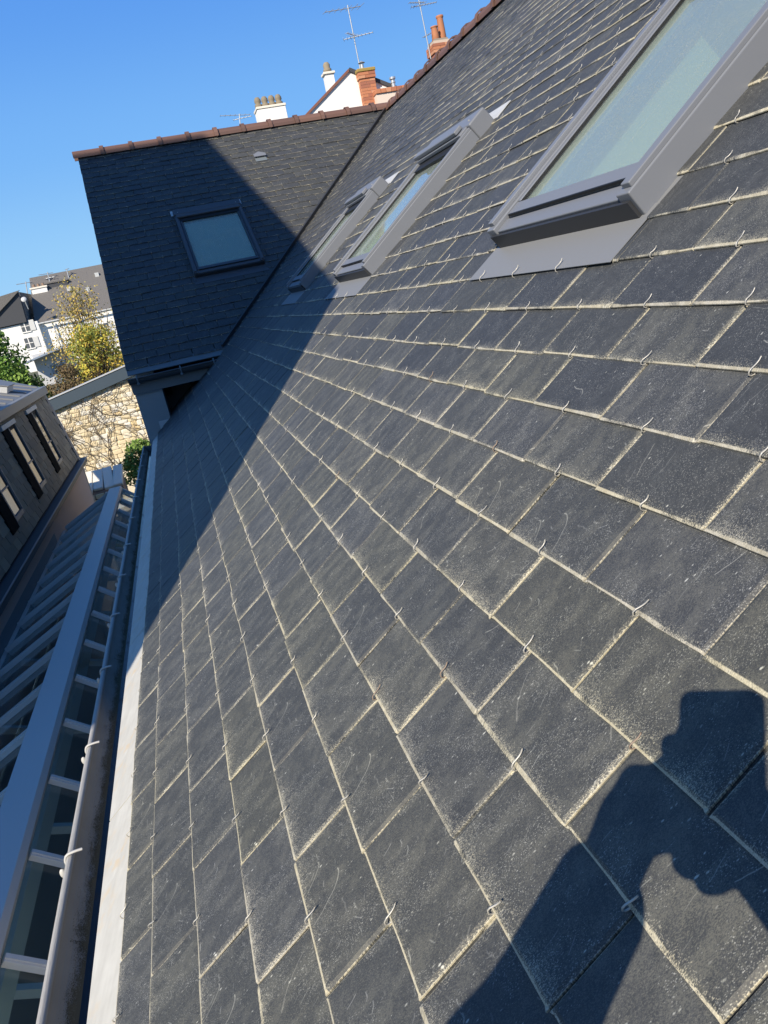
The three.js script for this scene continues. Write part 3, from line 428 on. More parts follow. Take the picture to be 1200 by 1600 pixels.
// ---------------------------------------------------------------- plants
function leafGeo(pts, size, stretch = 1) {
  const P = [], N = []; for (const p of pts) { const s = size * rr(.6, 1.3), n = V(rr(-1, 1), rr(-.2, 1), rr(-.6, 1)).normalize(), a = new THREE.Vector3().crossVectors(n, V(rr(-1, 1), rr(-1, 1), rr(-1, 1))).normalize().multiplyScalar(s * stretch), b = new THREE.Vector3().crossVectors(n, a).normalize().multiplyScalar(s * .55);
    const q = [p.clone().sub(a), p.clone().add(b), p.clone().add(a), p.clone().sub(b)]; for (const k of [0, 2, 1, 0, 3, 2]) { P.push(q[k].x, q[k].y, q[k].z); N.push(n.x, n.y, n.z); } }
  const g = new THREE.BufferGeometry(); g.setAttribute('position', new THREE.Float32BufferAttribute(P, 3)); g.setAttribute('normal', new THREE.Float32BufferAttribute(N, 3)); g.setAttribute('uv', new THREE.Float32BufferAttribute(new Float32Array(P.length / 3 * 2), 2)); return g;
}
const leafMat = (c) => std(c, .8, { side: THREE.DoubleSide });
// a shrub or tree: clumps around branch ends, leaves scattered in each clump
function plant(name, label, cat, base, { h, w, clumps, leaves, size, cols, trunk = .06, upright = 0, bottom = .15, d = w, stretch = 1, grp }) {
  const g = tag(group(name, [base.x, base.y, base.z]), label, cat, grp), br = [], L = cols.map(() => []);
  for (let i = 0; i < clumps; i++) {
    const a = rnd() * 6.283, t = rr(bottom, 1), prof = Math.sin(Math.PI * Math.min(.97, .12 + .86 * t)) ** .6, rad = Math.sqrt(rnd()) * prof;
    const c = V(Math.cos(a) * rad * w / 2, t * h, Math.sin(a) * rad * d / 2), r0 = h * .04 + w * rr(.07, .15);
    const root = V(c.x * .12, Math.max(.05, c.y * (upright ? .25 : .45)), c.z * .12); br.push(tube([root, root.clone().lerp(c, .5).add(V(rr(-.1, .1), h * .05, rr(-.1, .1))), c.clone().add(V(0, upright * rr(.1, .5), 0))], trunk * rr(.1, .24), 5, 4));
    const k = Math.floor(rnd() * cols.length), nl = Math.round(leaves * rr(.4, 1.5));
    for (let j = 0; j < nl; j++) { const u = V(rr(-1, 1), rr(-1, 1), rr(-1, 1)); if (u.length() > 1) { j--; continue; } L[rnd() < .75 ? k : Math.floor(rnd() * cols.length)].push(V(c.x + u.x * r0, c.y + u.y * r0 * (upright ? 1.7 : .8), c.z + u.z * r0)); }
  }
  mesh('trunk', [rod(V(0, -.1, 0), V(0, h * .55, 0), trunk, 7, trunk * .5), ...br], M.bark, g);
  cols.forEach((c, i) => L[i].length && mesh(i ? 'foliage' : 'crown', leafGeo(L[i], size, stretch), leafMat(c), g));
  return g;
}
plant('green_bush', 'bright green leafy tree above the flat roof at the left edge', 'tree', V(-6.5, -3.6, -27), { h: 4.75, w: 3.3, clumps: 130, leaves: 170, size: .075, cols: [[.14, .26, .04], [.1, .2, .03], [.22, .34, .06]] });
plant('low_green_bush', 'low darker green bush between the bright leafy tree and the yellow bush', 'bush', V(-4.85, -3.6, -26.5), { h: 2.6, w: 1.7, clumps: 70, leaves: 110, size: .055, cols: [[.09, .16, .04], [.13, .22, .05], [.06, .1, .03]] });
plant('yellow_tree', 'loose autumn tree with upright twigs and yellow leaves beside the wing', 'tree', V(-3.0, -3.6, -30), { h: 5.0, w: 3.1, clumps: 150, leaves: 36, size: .05, cols: [[.46, .36, .08], [.38, .27, .08], [.3, .28, .1]], upright: 1, bottom: .22, trunk: .045 });
plant('yellow_bush', 'dense yellow green bush low in front of the loose autumn tree', 'bush', V(-2.7, -3.7, -27.5), { h: 3.9, w: 2.5, clumps: 120, leaves: 85, size: .055, cols: [[.46, .42, .06], [.22, .25, .05], [.52, .37, .06]] });
plant('brown_bush', 'rounded brown leaved bush behind the wall coping', 'bush', V(-3.5, -3.6, -25.5), { h: 2.75, w: 1.6, clumps: 80, leaves: 90, size: .045, cols: [[.13, .09, .045], [.17, .12, .055], [.08, .07, .03]] });
plant('red_bush', 'small dark red bush beside the corner of the flat roof', 'bush', V(-4.45, -3.6, -23.5), { h: 1.75, w: .9, clumps: 30, leaves: 60, size: .04, cols: [[.14, .06, .055], [.18, .1, .06]] });
plant('courtyard_shrub', 'green leafy shrub at the foot of the sunlit stone wall', 'shrub', V(-1.55, -4.6, -18.6), { h: 1.9, w: 1.15, clumps: 46, leaves: 50, size: .05, cols: [[.16, .26, .05], [.22, .34, .07], [.1, .17, .04]], bottom: .5 });

// ---------------------------------------------------------------- far houses
function gableHouse(g, { x0, x1, z0, z1, y0, eave, ridge, roofMat, wallMat, over = .25 }) {       // ridge along x
  const zm = (z0 + z1) / 2; mesh('wall', [prism([[-z0, y0], [-z0, eave], [-zm, ridge - .12], [-z1, eave], [-z1, y0]].map(([a, b]) => [a, b]), x1 - x0, new THREE.Matrix4().makeBasis(V(0, 0, -1), V(0, 1, 0), V(1, 0, 0)).setPosition(x0, 0, 0))], wallMat, g);
  for (const s of [0, 1]) { const ze = s ? z1 : z0, dz = ze - zm, L = Math.hypot(dz, ridge - eave), k = over / L; const a = V((x0 + x1) / 2, ridge, zm), b = V((x0 + x1) / 2, eave - (ridge - eave) * k, ze + dz * k); mesh('roof', [bar(a, b, x1 - x0 + .3, .14, V(0, 1, 0))], roofMat, g); }
}
const farSlate = std([.15, .14, .13], .8, { bumpMap: slateBump, bumpScale: .03 }), farSlateDark = std([.055, .058, .066], .8);
function windowOn(g, x, y, z, w, h, shutters) { const k = group('window', [0, 0, 0], g); mesh('pane', box(x - w / 2, y - h / 2, z + .01, x + w / 2, y + h / 2, z + .03), std([.1, .11, .12], .25), k); mesh('frame', [box(x - w / 2 - .06, y - h / 2 - .1, z, x + w / 2 + .06, y - h / 2, z + .09), box(x - .04, y - h / 2, z + .031, x + .04, y + h / 2, z + .06), box(x - w / 2, y - .03, z + .031, x - .042, y + .03, z + .055), box(x + .042, y - .03, z + .031, x + w / 2, y + .03, z + .055)], M.white, k); if (shutters) mesh('shutter', [box(x + w / 2 + .05, y - h / 2, z + .005, x + w / 2 + .55, y + h / 2, z + .06)], std([.6, .6, .58], .8), k); }
{
  // long white house with grey roof seen through the trees
  const g = tag(group('white_house', [0, 0, 0]), 'long white house under a grey slate roof behind the autumn tree', 'house');
  gableHouse(g, { x0: -12.2, x1: 3, z0: -80, z1: -92, y0: -4, eave: 2.35, ridge: 6.9, roofMat: farSlate, wallMat: M.white });
  mesh('gutter', rod(V(-12.2, 2.15, -79.4), V(3, 2.15, -79.4), .09, 6), M.zinc, g);
  mesh('downpipe', rod(V(-10.75, 2.1, -79.7), V(-10.75, -1, -79.7), .07, 6), M.zinc, g);
  for (const [x, y] of [[-6.2, .4], [-4.4, .4], [-2.7, .4]]) windowOn(g, x, y, -80, .85, 1.1, true);
  for (const [x, v] of [[-6.8, .45], [-4.6, .5], [-8.6, .55], [-5.6, .75]]) mesh('roof_window', [box(x - .2, 2.35 + 4.55 * v - .1, -80 - 6 * v + .2, x + .2, 2.35 + 4.55 * v + .35, -80 - 6 * v - .15)], M.zinc, g);
  const n = tag(group('gabled_house', [0, 0, 0]), 'white house with a dark slate clad gable at the far left', 'house');
  const gz = -79.3, pts = [[-21, 2.05], [-14.6, 5.75], [-11.4, 2.3]].map(([x, y]) => [x, y]);
  const P0 = atZ(-60, 500, gz), P1 = atZ(29, 456, gz), P2 = atZ(42, 502, gz), P3 = atZ(5, 508, gz);
  mesh('gable_cladding', [prism([[P3.x - 2, P3.y - .2], [P1.x, P1.y], [P2.x, P2.y], [P2.x, P2.y - .05]], .3, new THREE.Matrix4().makeTranslation(0, 0, gz - .05))], farSlateDark, n);
  mesh('wall', [prism([[-24, -4], [P2.x + .9, -4], [P2.x + .9, P2.y - .15], [-24, P3.y - .35]], 8, new THREE.Matrix4().makeTranslation(0, 0, gz - 8))], M.white, n);
  mesh('roof', [prism([[P1.x + .2, P1.y + .1], [P1.x - 11, P1.y - 1.2], [P3.x - 12, P3.y - .9], [P3.x - 2, P3.y - .2]], .2, new THREE.Matrix4().makeTranslation(0, 0, gz + .3)), prism([[P1.x, P1.y], [P2.x, P2.y - .1], [P1.x - 5, P2.y - .6], [P3.x - 4, P3.y]], 7, new THREE.Matrix4().makeTranslation(0, 0, gz - 7.3))], farSlate, n);
  for (const [px, py] of [[39, 510], [46, 536]]) { const p = atZ(px, py, gz); windowOn(n, p.x, p.y, gz + .02, .75, 1.0, true); }
  const s = atZ(42, 494, -78), t = tag(group('satellite_dish', [0, 0, 0]), 'pale round dish on the dark roof beside the slate gable', 'satellite dish');
  const dp = atZ(37, 466, -78); mesh('dish', new THREE.SphereGeometry(.33, 14, 6, 0, 6.283, 0, .9).rotateX(1.1).translate(dp.x, dp.y - .2, dp.z), std([.55, .55, .55], .6), t); mesh('arm', rod(V(dp.x, dp.y - 1.0, dp.z - .6), V(dp.x, dp.y, dp.z), .05), M.zinc, t);
  const c0 = atZ(62, 452, -84), c = tag(group('chimney', [c0.x, c0.y, c0.z]), 'low white chimney with a row of clay pots on the far white house', 'chimney', null);
  mesh('stack', box(-.75, -2, -.4, .75, .1, .4), M.white, c); mesh('cap', box(-.85, .1, -.5, .85, .25, .5), M.cream, c); for (let i = 0; i < 3; i++) mesh('pot', new THREE.CylinderGeometry(.13, .16, .3, 8).translate(-.45 + i * .45, .4, 0), std([.25, .17, .12], .9), c);
  const d0 = atZ(88, 447, -85), dd = tag(group('dormer_block', [d0.x, d0.y, d0.z]), 'flat dark roof block rising above the ridge of the far white house', 'roof block'); mesh('block', box(-1.2, -2.4, -1, 1.3, .3, 1, .05), farSlateDark, dd); mesh('lid', box(-1.3, .3, -1.1, 1.4, .42, 1.1), farSlate, dd);
  const sh = tag(group('shed', [0, 0, 0]), 'grey walled outbuilding with a blue roof below the white house', 'shed'), q0 = atZ(65, 572, -60), q1 = atZ(95, 552, -60);
  mesh('wall', box(q0.x - .4, -4, -62, q1.x + .6, q1.y + .3, -60), std([.5, .5, .5], .9), sh); mesh('roof', [bar(V(q0.x - 1, q0.y + .45, -59.8), V(q1.x + .8, q1.y + .5, -59.8), 2.6, .12)], std([.22, .27, .34], .5), sh); mesh('door', box(q0.x + .6, q0.y - 1.6, -59.99, q0.x + 1.5, q0.y - .1, -59.95), std([.25, .3, .36], .6), sh);
}
function aerial(label, top, foot, arms, grp = 'television aerials on the roofs') {
  const g = tag(group('television_aerial', [foot.x, foot.y, foot.z]), label, 'aerial', grp), T = top.clone().sub(foot), r = Math.max(.011, foot.length() * .00045), n = T.length();
  mesh('mast', rod(V(0, 0, 0), T, r * 1.5, 6), M.galv, g);
  for (const [t, ang, len, els, tilt] of arms) { const c = T.clone().multiplyScalar(t), d = V(Math.cos(ang), tilt ?? 0, Math.sin(ang)).normalize(), e = new THREE.Vector3().crossVectors(d, V(0, 1, 0)).normalize(), a = c.clone().addScaledVector(d, -len * .35), b = c.clone().addScaledVector(d, len * .65);
    mesh('boom', rod(a, b, r, 5), M.galv, g); for (let i = 0; i < els; i++) { const p = a.clone().lerp(b, i / (els - 1)), h = len * .2 * (1 - .45 * i / els); mesh('element', rod(p.clone().addScaledVector(e, -h), p.clone().addScaledVector(e, h), r * .55, 4), M.galv, g); } }
}
{
  const Z = -21;
  aerial('tall television aerial with two tiers standing by the brick chimney', atZ(543, 8, Z), atZ(575, 170, Z), [[.97, Math.PI * .93, 1.1, 7, -.1], [.7, .35, .8, 9, 0], [.72, 2.4, .5, 6, 0]]);
  aerial('television aerial at the top edge left of the red chimney pots', atZ(652, -12, Z), atZ(675, 100, Z), [[.98, Math.PI * .97, 1.6, 7, .1], [.82, .2, .7, 10, 0], [.86, 2.9, .5, 7, 0], [.4, 1.2, .3, 5, 0]]);
  aerial('small television aerial left of the white chimney over the brown ridge', atZ(374, 178, -30), atZ(377, 215, -30), [[.95, Math.PI, 1.1, 7, .1], [.8, .3, .7, 6, 0]]);
  aerial('thin television aerial above the far white house', atZ(74, 425, -85), atZ(80, 448, -85), [[.9, 2.8, 1.4, 4, 0], [.6, .3, 1, 4, 0]]);
  aerial('bare thin mast above the ridge of the far white house', atZ(104, 420, -85), atZ(109, 440, -85), [[.96, 1, .6, 3, 0]]);
  aerial('thin television aerial over the far left gable', atZ(40, 440, -85), atZ(43, 460, -85), [[.9, 2.8, 1.4, 4, 0]]);
  // white gable house behind the ridge
  const P = (x, y, z = Z) => atZ(x, y, z), g = tag(group('white_gable_house', [0, 0, 0]), 'white gable with a red tiled verge rising behind the brown ridge', 'house');
  const ap = P(545, 112), l = P(480, 181), rgt = P(566, 128), k = (ap.y - l.y) / (ap.x - l.x), bx = ap.x - (ap.y + 4) / k;
  const L = V(ap.x - 4.5, ap.y - 4.5 * k, Z), Rt = V(ap.x + 4.5, ap.y - 4.5 * k * .75, Z);
  mesh('gable_wall', prism([[L.x, -4], [L.x, L.y], [ap.x, ap.y], [Rt.x, Rt.y], [Rt.x, -4]], 6, new THREE.Matrix4().makeTranslation(0, 0, Z - 6)), M.white, g);
  mesh('verge', [bar(V(L.x, L.y + .03, Z - .1), V(ap.x, ap.y + .03, Z - .1), .3, .06)], std([.22, .09, .06], .7), g);
  mesh('verge', [bar(V(ap.x + .01, ap.y + .045, Z - .1), V(Rt.x, Rt.y + .03, Z - .1), .3, .09)], farSlateDark, g);
  mesh('roof', [bar(V(L.x, L.y, Z - 3.3), V(ap.x, ap.y, Z - 3.3), 6, .08), bar(V(ap.x + .02, ap.y, Z - 3.3), V(Rt.x, Rt.y, Z - 3.3), 6, .08)], farSlateDark, g);
  // small white chimney
  const c1 = P(534, 128), w1 = tag(group('small_white_chimney', [c1.x, c1.y, Z - 1.2]), 'slim white chimney with one weathered stone pot beside the white gable', 'chimney');
  mesh('stack', box(-.13, -1, -.13, .13, .5, .13, .01), M.white, w1); mesh('cap', box(-.17, .5, -.17, .17, .56, .17, .01), M.cream, w1); mesh('pot', new THREE.LatheGeometry([[.0, 0], [.12, 0], [.12, .08], [.09, .12], [.1, .2], [.06, .26], [0, .27]].map(([a, b]) => new THREE.Vector2(a, b)), 10).translate(0, .56, 0), std([.28, .23, .16], .9), w1);
  // brick chimney: courses of single bricks
  const bm = [[.5, .2, .1], [.43, .165, .085], [.56, .27, .15], [.36, .14, .085]].map((c) => std(c, .9));
  function brickStack(g2, w, d, h, topCourses = 2, bh = .075) { mesh('mortar_core', box(-w / 2 + .008, 0, -d / 2 + .008, w / 2 - .008, h, d / 2 - .008), std([.55, .45, .36], .95), g2); const rows = Math.floor(h / bh); for (let r = 0; r < rows; r++) { const ex = r >= rows - topCourses ? .03 : 0, W = w + ex * 2, D = d + ex * 2, n = 2; for (let i = 0; i < n; i++) { const sft = r & 1 ? .12 : -.12, a = i ? -W / 2 + W * (.5 + sft) + .004 : -W / 2, b = i ? W / 2 : -W / 2 + W * (.5 + sft) - .004; for (const s of [1, -1]) mesh('brick', box(a, r * bh + .004, s > 0 ? D / 2 - .09 : -D / 2, b, (r + 1) * bh - .004, s > 0 ? D / 2 : -D / 2 + .09), bm[Math.floor(rnd() * 4)], g2); } for (const s of [1, -1]) mesh('brick', box(s > 0 ? W / 2 - .088 : -W / 2 + .001, r * bh + .004, -D / 2 + .095, s > 0 ? W / 2 - .001 : -W / 2 + .088, (r + 1) * bh - .004, D / 2 - .095), bm[Math.floor(rnd() * 4)], g2); } }
  const b1 = P(578, 165), bc = tag(group('brick_chimney', [b1.x, b1.y - .88, Z]), 'orange brick chimney with a lichen topped crown beside the aerial mast', 'chimney');
  brickStack(bc, .42, .42, 1.65); mesh('crown', box(-.26, 1.655, -.26, .26, 1.74, .26, .02), std([.36, .25, .07], .95), bc); mesh('vent_pipe', rod(V(-.02, 1.74, 0), V(-.02, 1.92, 0), .05, 10), M.galv, bc); mesh('vent_cowl', new THREE.ConeGeometry(.1, .06, 10).translate(-.02, 1.95, 0), M.galv, bc);
  const b2 = P(608, 152), bw = tag(group('brick_parapet', [b2.x, b2.y - 1, Z + .32]), 'low wall with a brick coping and pale render right of the brick chimney', 'parapet');
  mesh('wall', box(-.5, 0, -.15, 1.1, 1.02, .15), std([.72, .6, .5], .9), bw); for (let i = 0; i < 11; i++) mesh('brick', box(-.52 + i * .15, 1.022, -.19, -.52 + i * .15 + .142, 1.13, .19, .008), bm[Math.floor(rnd() * 4)], bw);
  const f1 = P(614, 140), fl = tag(group('metal_flue', [f1.x, f1.y - .15, Z + .1]), 'shiny round metal flue with a cap right of the brick chimney', 'flue'); mesh('pipe', new THREE.CylinderGeometry(.055, .055, .36, 12).translate(0, .18, 0), M.galv, fl); mesh('cap', new THREE.CylinderGeometry(.085, .085, .05, 12).translate(0, .4, 0), M.galv, fl); mesh('collar', new THREE.CylinderGeometry(.07, .07, .03, 12).translate(0, .3, 0), M.galv, fl);
  const b3 = P(690, 100), rc = tag(group('red_pot_chimney', [b3.x, b3.y - .9, Z]), 'brick chimney with tall terracotta pots behind the top ridge', 'chimney');
  brickStack(rc, .5, .5, 1.42, 3); mesh('crown', box(-.2, 1.425, -.22, .2, 1.47, .22), std([.3, .25, .2], .95), rc);
  for (const [x, h, z] of [[-.1, .34, .1], [.17, .62, -.05]]) mesh('chimney_pot', new THREE.LatheGeometry([[.06, 0], [.11, 0], [.1, h * .4], [.085, h * .9], [.105, h * .92], [.105, h], [.07, h], [.06, h * .6]].map(([a, b]) => new THREE.Vector2(a, b)), 12).translate(x, 1.45, z), M.terracotta, rc);
  const b4 = P(721, 60), pc = tag(group('single_pot_chimney', [b4.x, b4.y - 1.2, Z - 1.5]), 'chimney with one pale clay pot just showing over the top ridge', 'chimney'); mesh('stack', box(-.2, 0, -.2, .2, 1.1, .2), bm[0], pc); mesh('chimney_pot', new THREE.CylinderGeometry(.09, .11, .4, 12).translate(0, 1.3, 0), std([.5, .27, .14], .8), pc);
  // broad white chimney with four stone pots
  const b5 = P(426, 190), wc = tag(group('white_chimney', [b5.x, b5.y - 1, Z]), 'broad white chimney with four grey stone pots over the brown ridge', 'chimney');
  mesh('stack', box(-.38, 0, -.25, .38, 1.28, .25, .01), M.white, wc); mesh('ledge', box(-.4, 1.282, -.27, .4, 1.34, .27, .01), M.cream, wc);
  for (let i = 0; i < 4; i++) mesh('chimney_pot', new THREE.LatheGeometry([[0, 0], [.1, 0], [.1, .09], [.065, .12], [.09, .16], [.085, .22], [.05, .27], [0, .28]].map(([a, b]) => new THREE.Vector2(a, b)), 9).translate(-.28 + i * .187, 1.34, 0), std([.24, .2, .14], .95), wc);
}

// ---------------------------------------------------------------- the tall neighbour behind the camera whose shadow crosses the courtyard
{
  const n = tag(group('tall_neighbour_house', [-3.3, -4.6, .95]), 'tall steep roofed house outside the left edge shading the courtyard', 'house');
  const e = V(-.75, 0, .66).multiplyScalar(5), m = new THREE.Matrix4().set(1, 0, e.x, -3.3, 0, 1, 0, -4.6, 0, 0, e.z, .95, 0, 0, 0, 1);
  const prof = [[0, 0], [0, 9.15], [-5.6, 17.7], [-9.4, 17.7], [-9.4, 0]];
  mesh('wall', prism(prof.map(([x, y]) => [x, y]), 1, m), M.cream, n);
  const q = (a, b, o) => { const A = V(a[0], a[1], -.03), B = V(b[0], b[1], -.03); return [A, B]; };
  const wm = new THREE.Matrix4().makeTranslation(-3.3, -4.6, .95); n.children[0].geometry.applyMatrix4(wm.clone().invert());
  for (const [x, y] of [[-1.6, 2], [-3.6, 2], [-5.8, 2], [-1.6, 5], [-3.6, 5], [-5.8, 5]]) { const w = group('window', [0, 0, 0], n); mesh('pane', box(x - .45, y - .7, -.05, x + .45, y + .7, -.03), std([.05, .055, .06], .15), w); mesh('frame', [box(x - .52, y - .78, -.06, x + .52, y - .7, -.002), box(x - .52, y + .7, -.06, x + .52, y + .78, -.002), box(x - .52, y - .7, -.06, x - .45, y + .7, -.002), box(x + .45, y - .7, -.06, x + .52, y + .7, -.002)], M.white, w); }
}

// ---------------------------------------------------------------- ground
{
  const g = new THREE.PlaneGeometry(900, 900, 160, 160); g.rotateX(-Math.PI / 2); const p = g.attributes.position;
  for (let i = 0; i < p.count; i++) { const x = p.getX(i), z = p.getZ(i), d = Math.hypot(x, z); p.setY(i, -4.6 + sm(22, 32, d) * 1.0 + sm(40, 80, d) * 1.4 + sm(100, 400, d) * 3 * (fbm(x * .008, z * .008, 3) - .5)); } g.computeVertexNormals();
  const t = tex(512, (u, v) => { const a = fbm(u * 12, v * 12, 5), b = fbm(u * 60, v * 60, 3); return mixc([.1, .095, .075], [.06, .085, .035], sm(.4, .6, a)).map((c) => c * (.7 + .6 * b)); }); t.repeat.set(120, 120);
  mesh('ground', g, std(0xffffff, .95, { map: t }), scene, 'structure');
  const y = box(-2.4, -4.62, -15.8, 7, -4.58, 3); mesh('courtyard_paving', y, std([.25, .23, .2], .9, { bumpMap: slateBump, bumpScale: .01 }), scene, 'structure');
}

// ---------------------------------------------------------------- the person kneeling on the slates and holding the telephone, who throws the shadow
{
  const per = tag(group('person', [0, 0, 0]), 'person kneeling behind the view raising a phone, seen as a shadow on the slates', 'person');
  const cam = (r, u, b) => V(0, 0, 0).addScaledVector(CR, r).addScaledVector(CU, u).addScaledVector(CB, b);
  const ns = SUN.clone().negate(), nRoof = V(-S, C, 0);
  // the point whose shadow falls on a given place of the roof, at a given depth behind the lens
  const caster = (px, py, back) => { const P = hit(px, py, nRoof.clone().multiplyScalar(-ROOF_D), nRoof); const t = (back - P.dot(CB)) / SUN.dot(CB); return P.addScaledVector(SUN, t); };
  // capsule field meshed by marching cubes
  function field(caps, k, cell, pad = .03) {
    const lo = V(9, 9, 9), hi = V(-9, -9, -9); for (const [a, b, r, s] of caps) for (const [p, q] of [[a, r], [b, s]]) { lo.min(p.clone().subScalar(q + pad)); hi.max(p.clone().addScalar(q + pad)); }
    const size = Math.max(hi.x - lo.x, hi.y - lo.y, hi.z - lo.z), res = Math.min(110, Math.ceil(size / cell) + 2), mid = lo.clone().add(hi).multiplyScalar(.5), mc = new MarchingCubes(res, new THREE.MeshStandardMaterial(), false, false, 400000); mc.isolation = 0;
    const half = size / 2, ab = new THREE.Vector3(), ap = new THREE.Vector3(), p = new THREE.Vector3();
    for (let z = 0; z < res; z++) for (let y = 0; y < res; y++) for (let x = 0; x < res; x++) {
      p.set((x - res / 2) / (res / 2), (y - res / 2) / (res / 2), (z - res / 2) / (res / 2)).multiplyScalar(half).add(mid); let s = 0;
      for (const [a, b, r0, r1] of caps) { ab.copy(b).sub(a); ap.copy(p).sub(a); const L = ab.lengthSq(), t = L > 1e-9 ? Math.min(1, Math.max(0, ap.dot(ab) / L)) : 0; const d = ap.addScaledVector(ab, -t).length() - (r0 + (r1 - r0) * t); s += Math.exp(-d / k); }
      mc.field[z * res * res + y * res + x] = k * Math.log(Math.max(s, 1e-30));
    }
    mc.update(); const n = mc.count, g = new THREE.BufferGeometry(); g.setAttribute('position', new THREE.BufferAttribute(mc.positionArray.slice(0, n * 3), 3)); g.setAttribute('normal', new THREE.BufferAttribute(mc.normalArray.slice(0, n * 3), 3)); g.scale(half, half, half); g.translate(mid.x, mid.y, mid.z); return g;
  }
  const skin = std([.42, .24, .17], .6), jacket = std([.035, .04, .055], .9), trousers = std([.03, .032, .04], .9);
  // telephone: lens at the camera, top right corner seen from behind
  const phone = tag(group('telephone', [0, 0, 0]), 'telephone held upright in both hands, its shadow at the lower right', 'phone');
  const pm = new THREE.Matrix4().makeBasis(CR, CU, CB).setPosition(cam(-.0235, -.065, .0065));
  const rrect = (w, h, r) => { const o = []; for (const [sx, sy, a] of [[1, 1, 0], [-1, 1, 1], [-1, -1, 2], [1, -1, 3]]) for (let i = 0; i <= 6; i++) { const t = (a + i / 6) * Math.PI / 2; o.push([sx * (w / 2 - r) + Math.cos(t) * r, sy * (h / 2 - r) + Math.sin(t) * r]); } return o; };
  mesh('case', prism(rrect(.077, .158, .011), .0075, pm.clone().multiply(new THREE.Matrix4().makeTranslation(0, 0, -.0037)), [], .001), std([.02, .02, .022], .5), phone);
  mesh('screen', new RoundedBoxGeometry(.071, .150, .001, 1, .0004).translate(0, 0, .0053).applyMatrix4(pm), std([.01, .01, .012], .15), phone);
  mesh('lens', new THREE.TorusGeometry(.0085, .0012, 6, 20).applyMatrix4(new THREE.Matrix4().makeBasis(CR, CU, CB).setPosition(cam(0, 0, .0012))), std([.05, .05, .05], .3), phone);
  // hands in camera axes: right, up, back
  const F = (pts, r0, r1) => pts.slice(1).map((q, i) => [cam(...pts[i]), cam(...q), r0 + (r1 - r0) * i / (pts.length - 1), r0 + (r1 - r0) * (i + 1) / (pts.length - 1)]);
  const le = caster(760, 1730, .17), lw = caster(935, 1400, .045), re = caster(1420, 1520, .2), rw = caster(1215, 1330, .05);
  const lp = caster(985, 1285, .022), rp = caster(1175, 1300, .022), inC = (p) => [p.dot(CR), p.dot(CU), p.dot(CB)];
  const l = inC(lp), r = inC(rp), lwc = inC(lw), rwc = inC(rw);
  const left = [[cam(lwc[0], lwc[1], lwc[2]), cam(l[0], l[1], l[2]), .030, .030], [cam(l[0], l[1], l[2]), cam(l[0] + .005, l[1] + .035, l[2]), .027, .018],
    ...F([[l[0] + .0, l[1] + .032, l[2]], [-.066, -.05, .012], [-.062, -.042, -.008], [-.05, -.04, -.0075]], .0098, .0085),
    ...F([[l[0] + .0, l[1] + .015, l[2]], [-.071, -.072, .010], [-.062, -.068, -.0085], [-.042, -.066, -.0080]], .0098, .0085),
    ...F([[l[0] + .0, l[1] - .004, l[2]], [-.071, -.094, .010], [-.062, -.092, -.0085], [-.043, -.09, -.0080]], .0096, .0083),
    ...F([[l[0] + .004, l[1] - .022, l[2]], [-.069, -.116, .012], [-.062, -.114, -.0075], [-.047, -.112, -.0075]], .0088, .0075),
    ...F([[l[0] + .01, l[1] + .01, l[2] + .01], [-.07, -.038, .026], [-.058, -.02, .021], [-.046, -.014, .017]], .0125, .0095)];
  const right = [[cam(rwc[0], rwc[1], rwc[2]), cam(r[0], r[1], r[2]), .030, .029], [cam(r[0], r[1], r[2]), cam(r[0] - .006, r[1] + .03, r[2]), .026, .018],
    ...F([[r[0], r[1] + .022, r[2]], [.026, -.085, .012], [.017, -.088, -.0085], [.001, -.092, -.008]], .0096, .0083),
    ...F([[r[0], r[1] + .004, r[2]], [.026, -.106, .012], [.017, -.108, -.0085], [.0, -.112, -.008]], .0096, .0083),
    ...F([[r[0], r[1] - .012, r[2]], [.026, -.126, .012], [.016, -.128, -.0085], [.002, -.132, -.008]], .0094, .0082),
    ...F([[r[0] - .006, r[1] - .022, r[2]], [-.016, -.134, .007], [-.025, -.142, .004], [-.031, -.147, .0]], .0088, .0076),
    ...F([[r[0] - .01, r[1] + .01, r[2] + .01], [.024, -.1, .028], [.008, -.1, .023], [-.006, -.098, .0185]], .0125, .0095)];
  mesh('hand', field(left, .004, .0032), skin, per); mesh('hand', field(right, .004, .0032), skin, per);
  // body: head, neck, trunk, arms and folded legs in one surface
  const hd = cam(-.02, .05, .40), up = V(-.12, .98, .08).normalize(), nk = hd.clone().addScaledVector(up, -.16).add(V(0, 0, .03)), ch = nk.clone().addScaledVector(up, -.2).add(V(-.01, 0, .03)), pv = V(ch.x + .02, -.60, ch.z + .03);
  const ls = nk.clone().add(V(-.185, -.06, .015)), rs = nk.clone().add(V(.185, -.05, .015)), onR = (x, z, h) => V(x, (-ROOF_D + S * x) / C + h, z);
  const lk = onR(-.22, pv.z - .22, .075), rk = onR(.13, pv.z - .24, .075), lf = onR(-.2, pv.z + .2, .06), rf = onR(.15, pv.z + .2, .06);
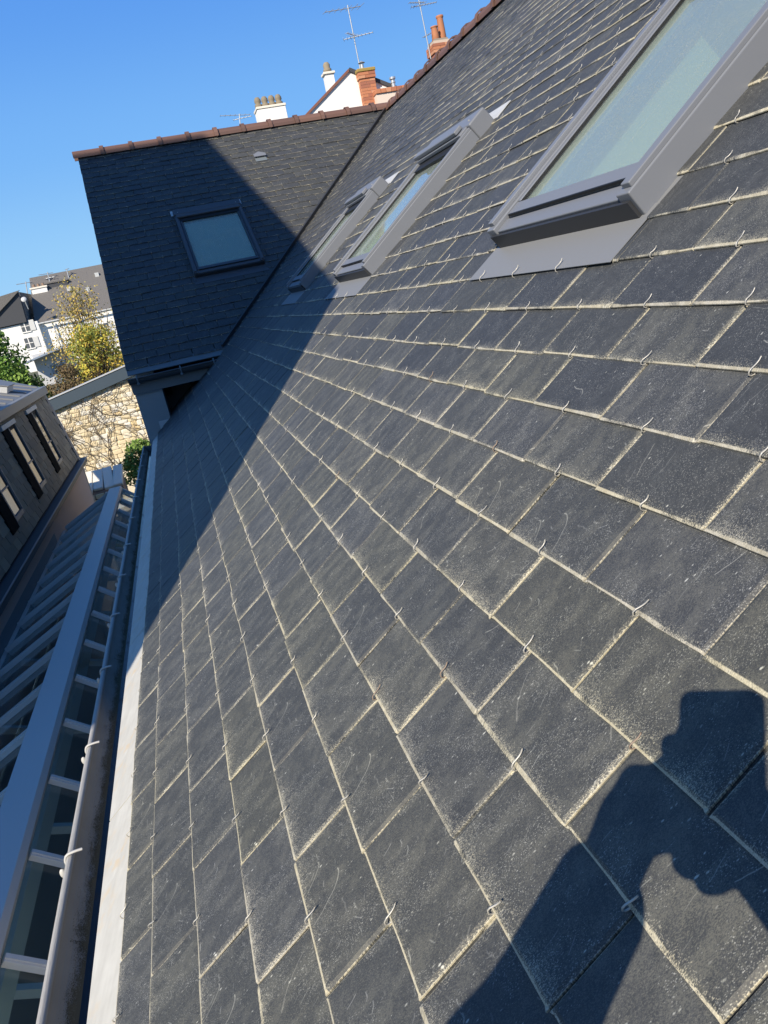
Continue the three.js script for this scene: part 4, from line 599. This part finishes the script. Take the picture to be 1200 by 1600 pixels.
  mesh('body', field([[nk.clone().addScaledVector(up, -.04), nk.clone().addScaledVector(up, .07), .058, .055], [hd.clone().addScaledVector(up, .03), hd.clone().addScaledVector(up, -.04), .092, .075], [nk.clone().addScaledVector(up, .03), hd.clone().addScaledVector(up, -.08).addScaledVector(CB, -.05), .05, .042]], .012, .008), skin, per);
  const cloth = field([[nk.clone().addScaledVector(up, -.05), ch, .10, .145], [ch, pv, .145, .135], [ls, rs, .07, .07], [ls, le, .062, .052], [rs, re, .062, .052], [le, lw, .055, .046], [re, rw, .055, .044]], .02, .012);
  mesh('jacket', cloth, jacket, per);
  mesh('trousers', field([[pv, pv.clone().add(V(.05, .0, 0)), .14, .14], [pv.clone().add(V(-.09, -.02, 0)), lk, .095, .07], [pv.clone().add(V(.1, .01, 0)), rk, .095, .07], [lk, lf, .062, .045], [rk, rf, .062, .045]], .02, .012), trousers, per);
  for (const [f, s] of [[lf, -1], [rf, 1]]) mesh('shoe', field([[f, f.clone().add(V(.01 * s, .0, .13)), .05, .04]], .01, .012), std([.05, .04, .035], .7), per);
  mesh('hair', field([[hd.clone().addScaledVector(up, .07).addScaledVector(CB, .015), hd.clone().addScaledVector(up, .0).addScaledVector(CB, .045), .075, .075]], .01, .008), std([.04, .028, .02], .8), per);
  // face: nose, ears, eyes, mouth
  const face = hd.clone().addScaledVector(CB, -.092), fx = CR, fy = up; mesh('nose', field([[face.clone().addScaledVector(fy, .015), face.clone().addScaledVector(fy, -.022).addScaledVector(CB, -.016), .01, .014]], .004, .005), skin, per);
  for (const s of [-1, 1]) { mesh('eye', new THREE.SphereGeometry(.012, 12, 8).translate(...face.clone().addScaledVector(fx, s * .032).addScaledVector(fy, .018).addScaledVector(CB, .012).toArray()), std([.7, .68, .65], .3), per); mesh('ear', new THREE.SphereGeometry(.03, 10, 8).scale(.3, 1, .6).translate(...hd.clone().addScaledVector(fx, s * .094).addScaledVector(CB, .01).toArray()), skin, per); }
  mesh('mouth', field([[face.clone().addScaledVector(fx, -.02).addScaledVector(fy, -.048).addScaledVector(CB, .006), face.clone().addScaledVector(fx, .02).addScaledVector(fy, -.048).addScaledVector(CB, .006), .006, .006]], .003, .004), std([.35, .14, .12], .6), per);
}
renderer.render(scene, camera);
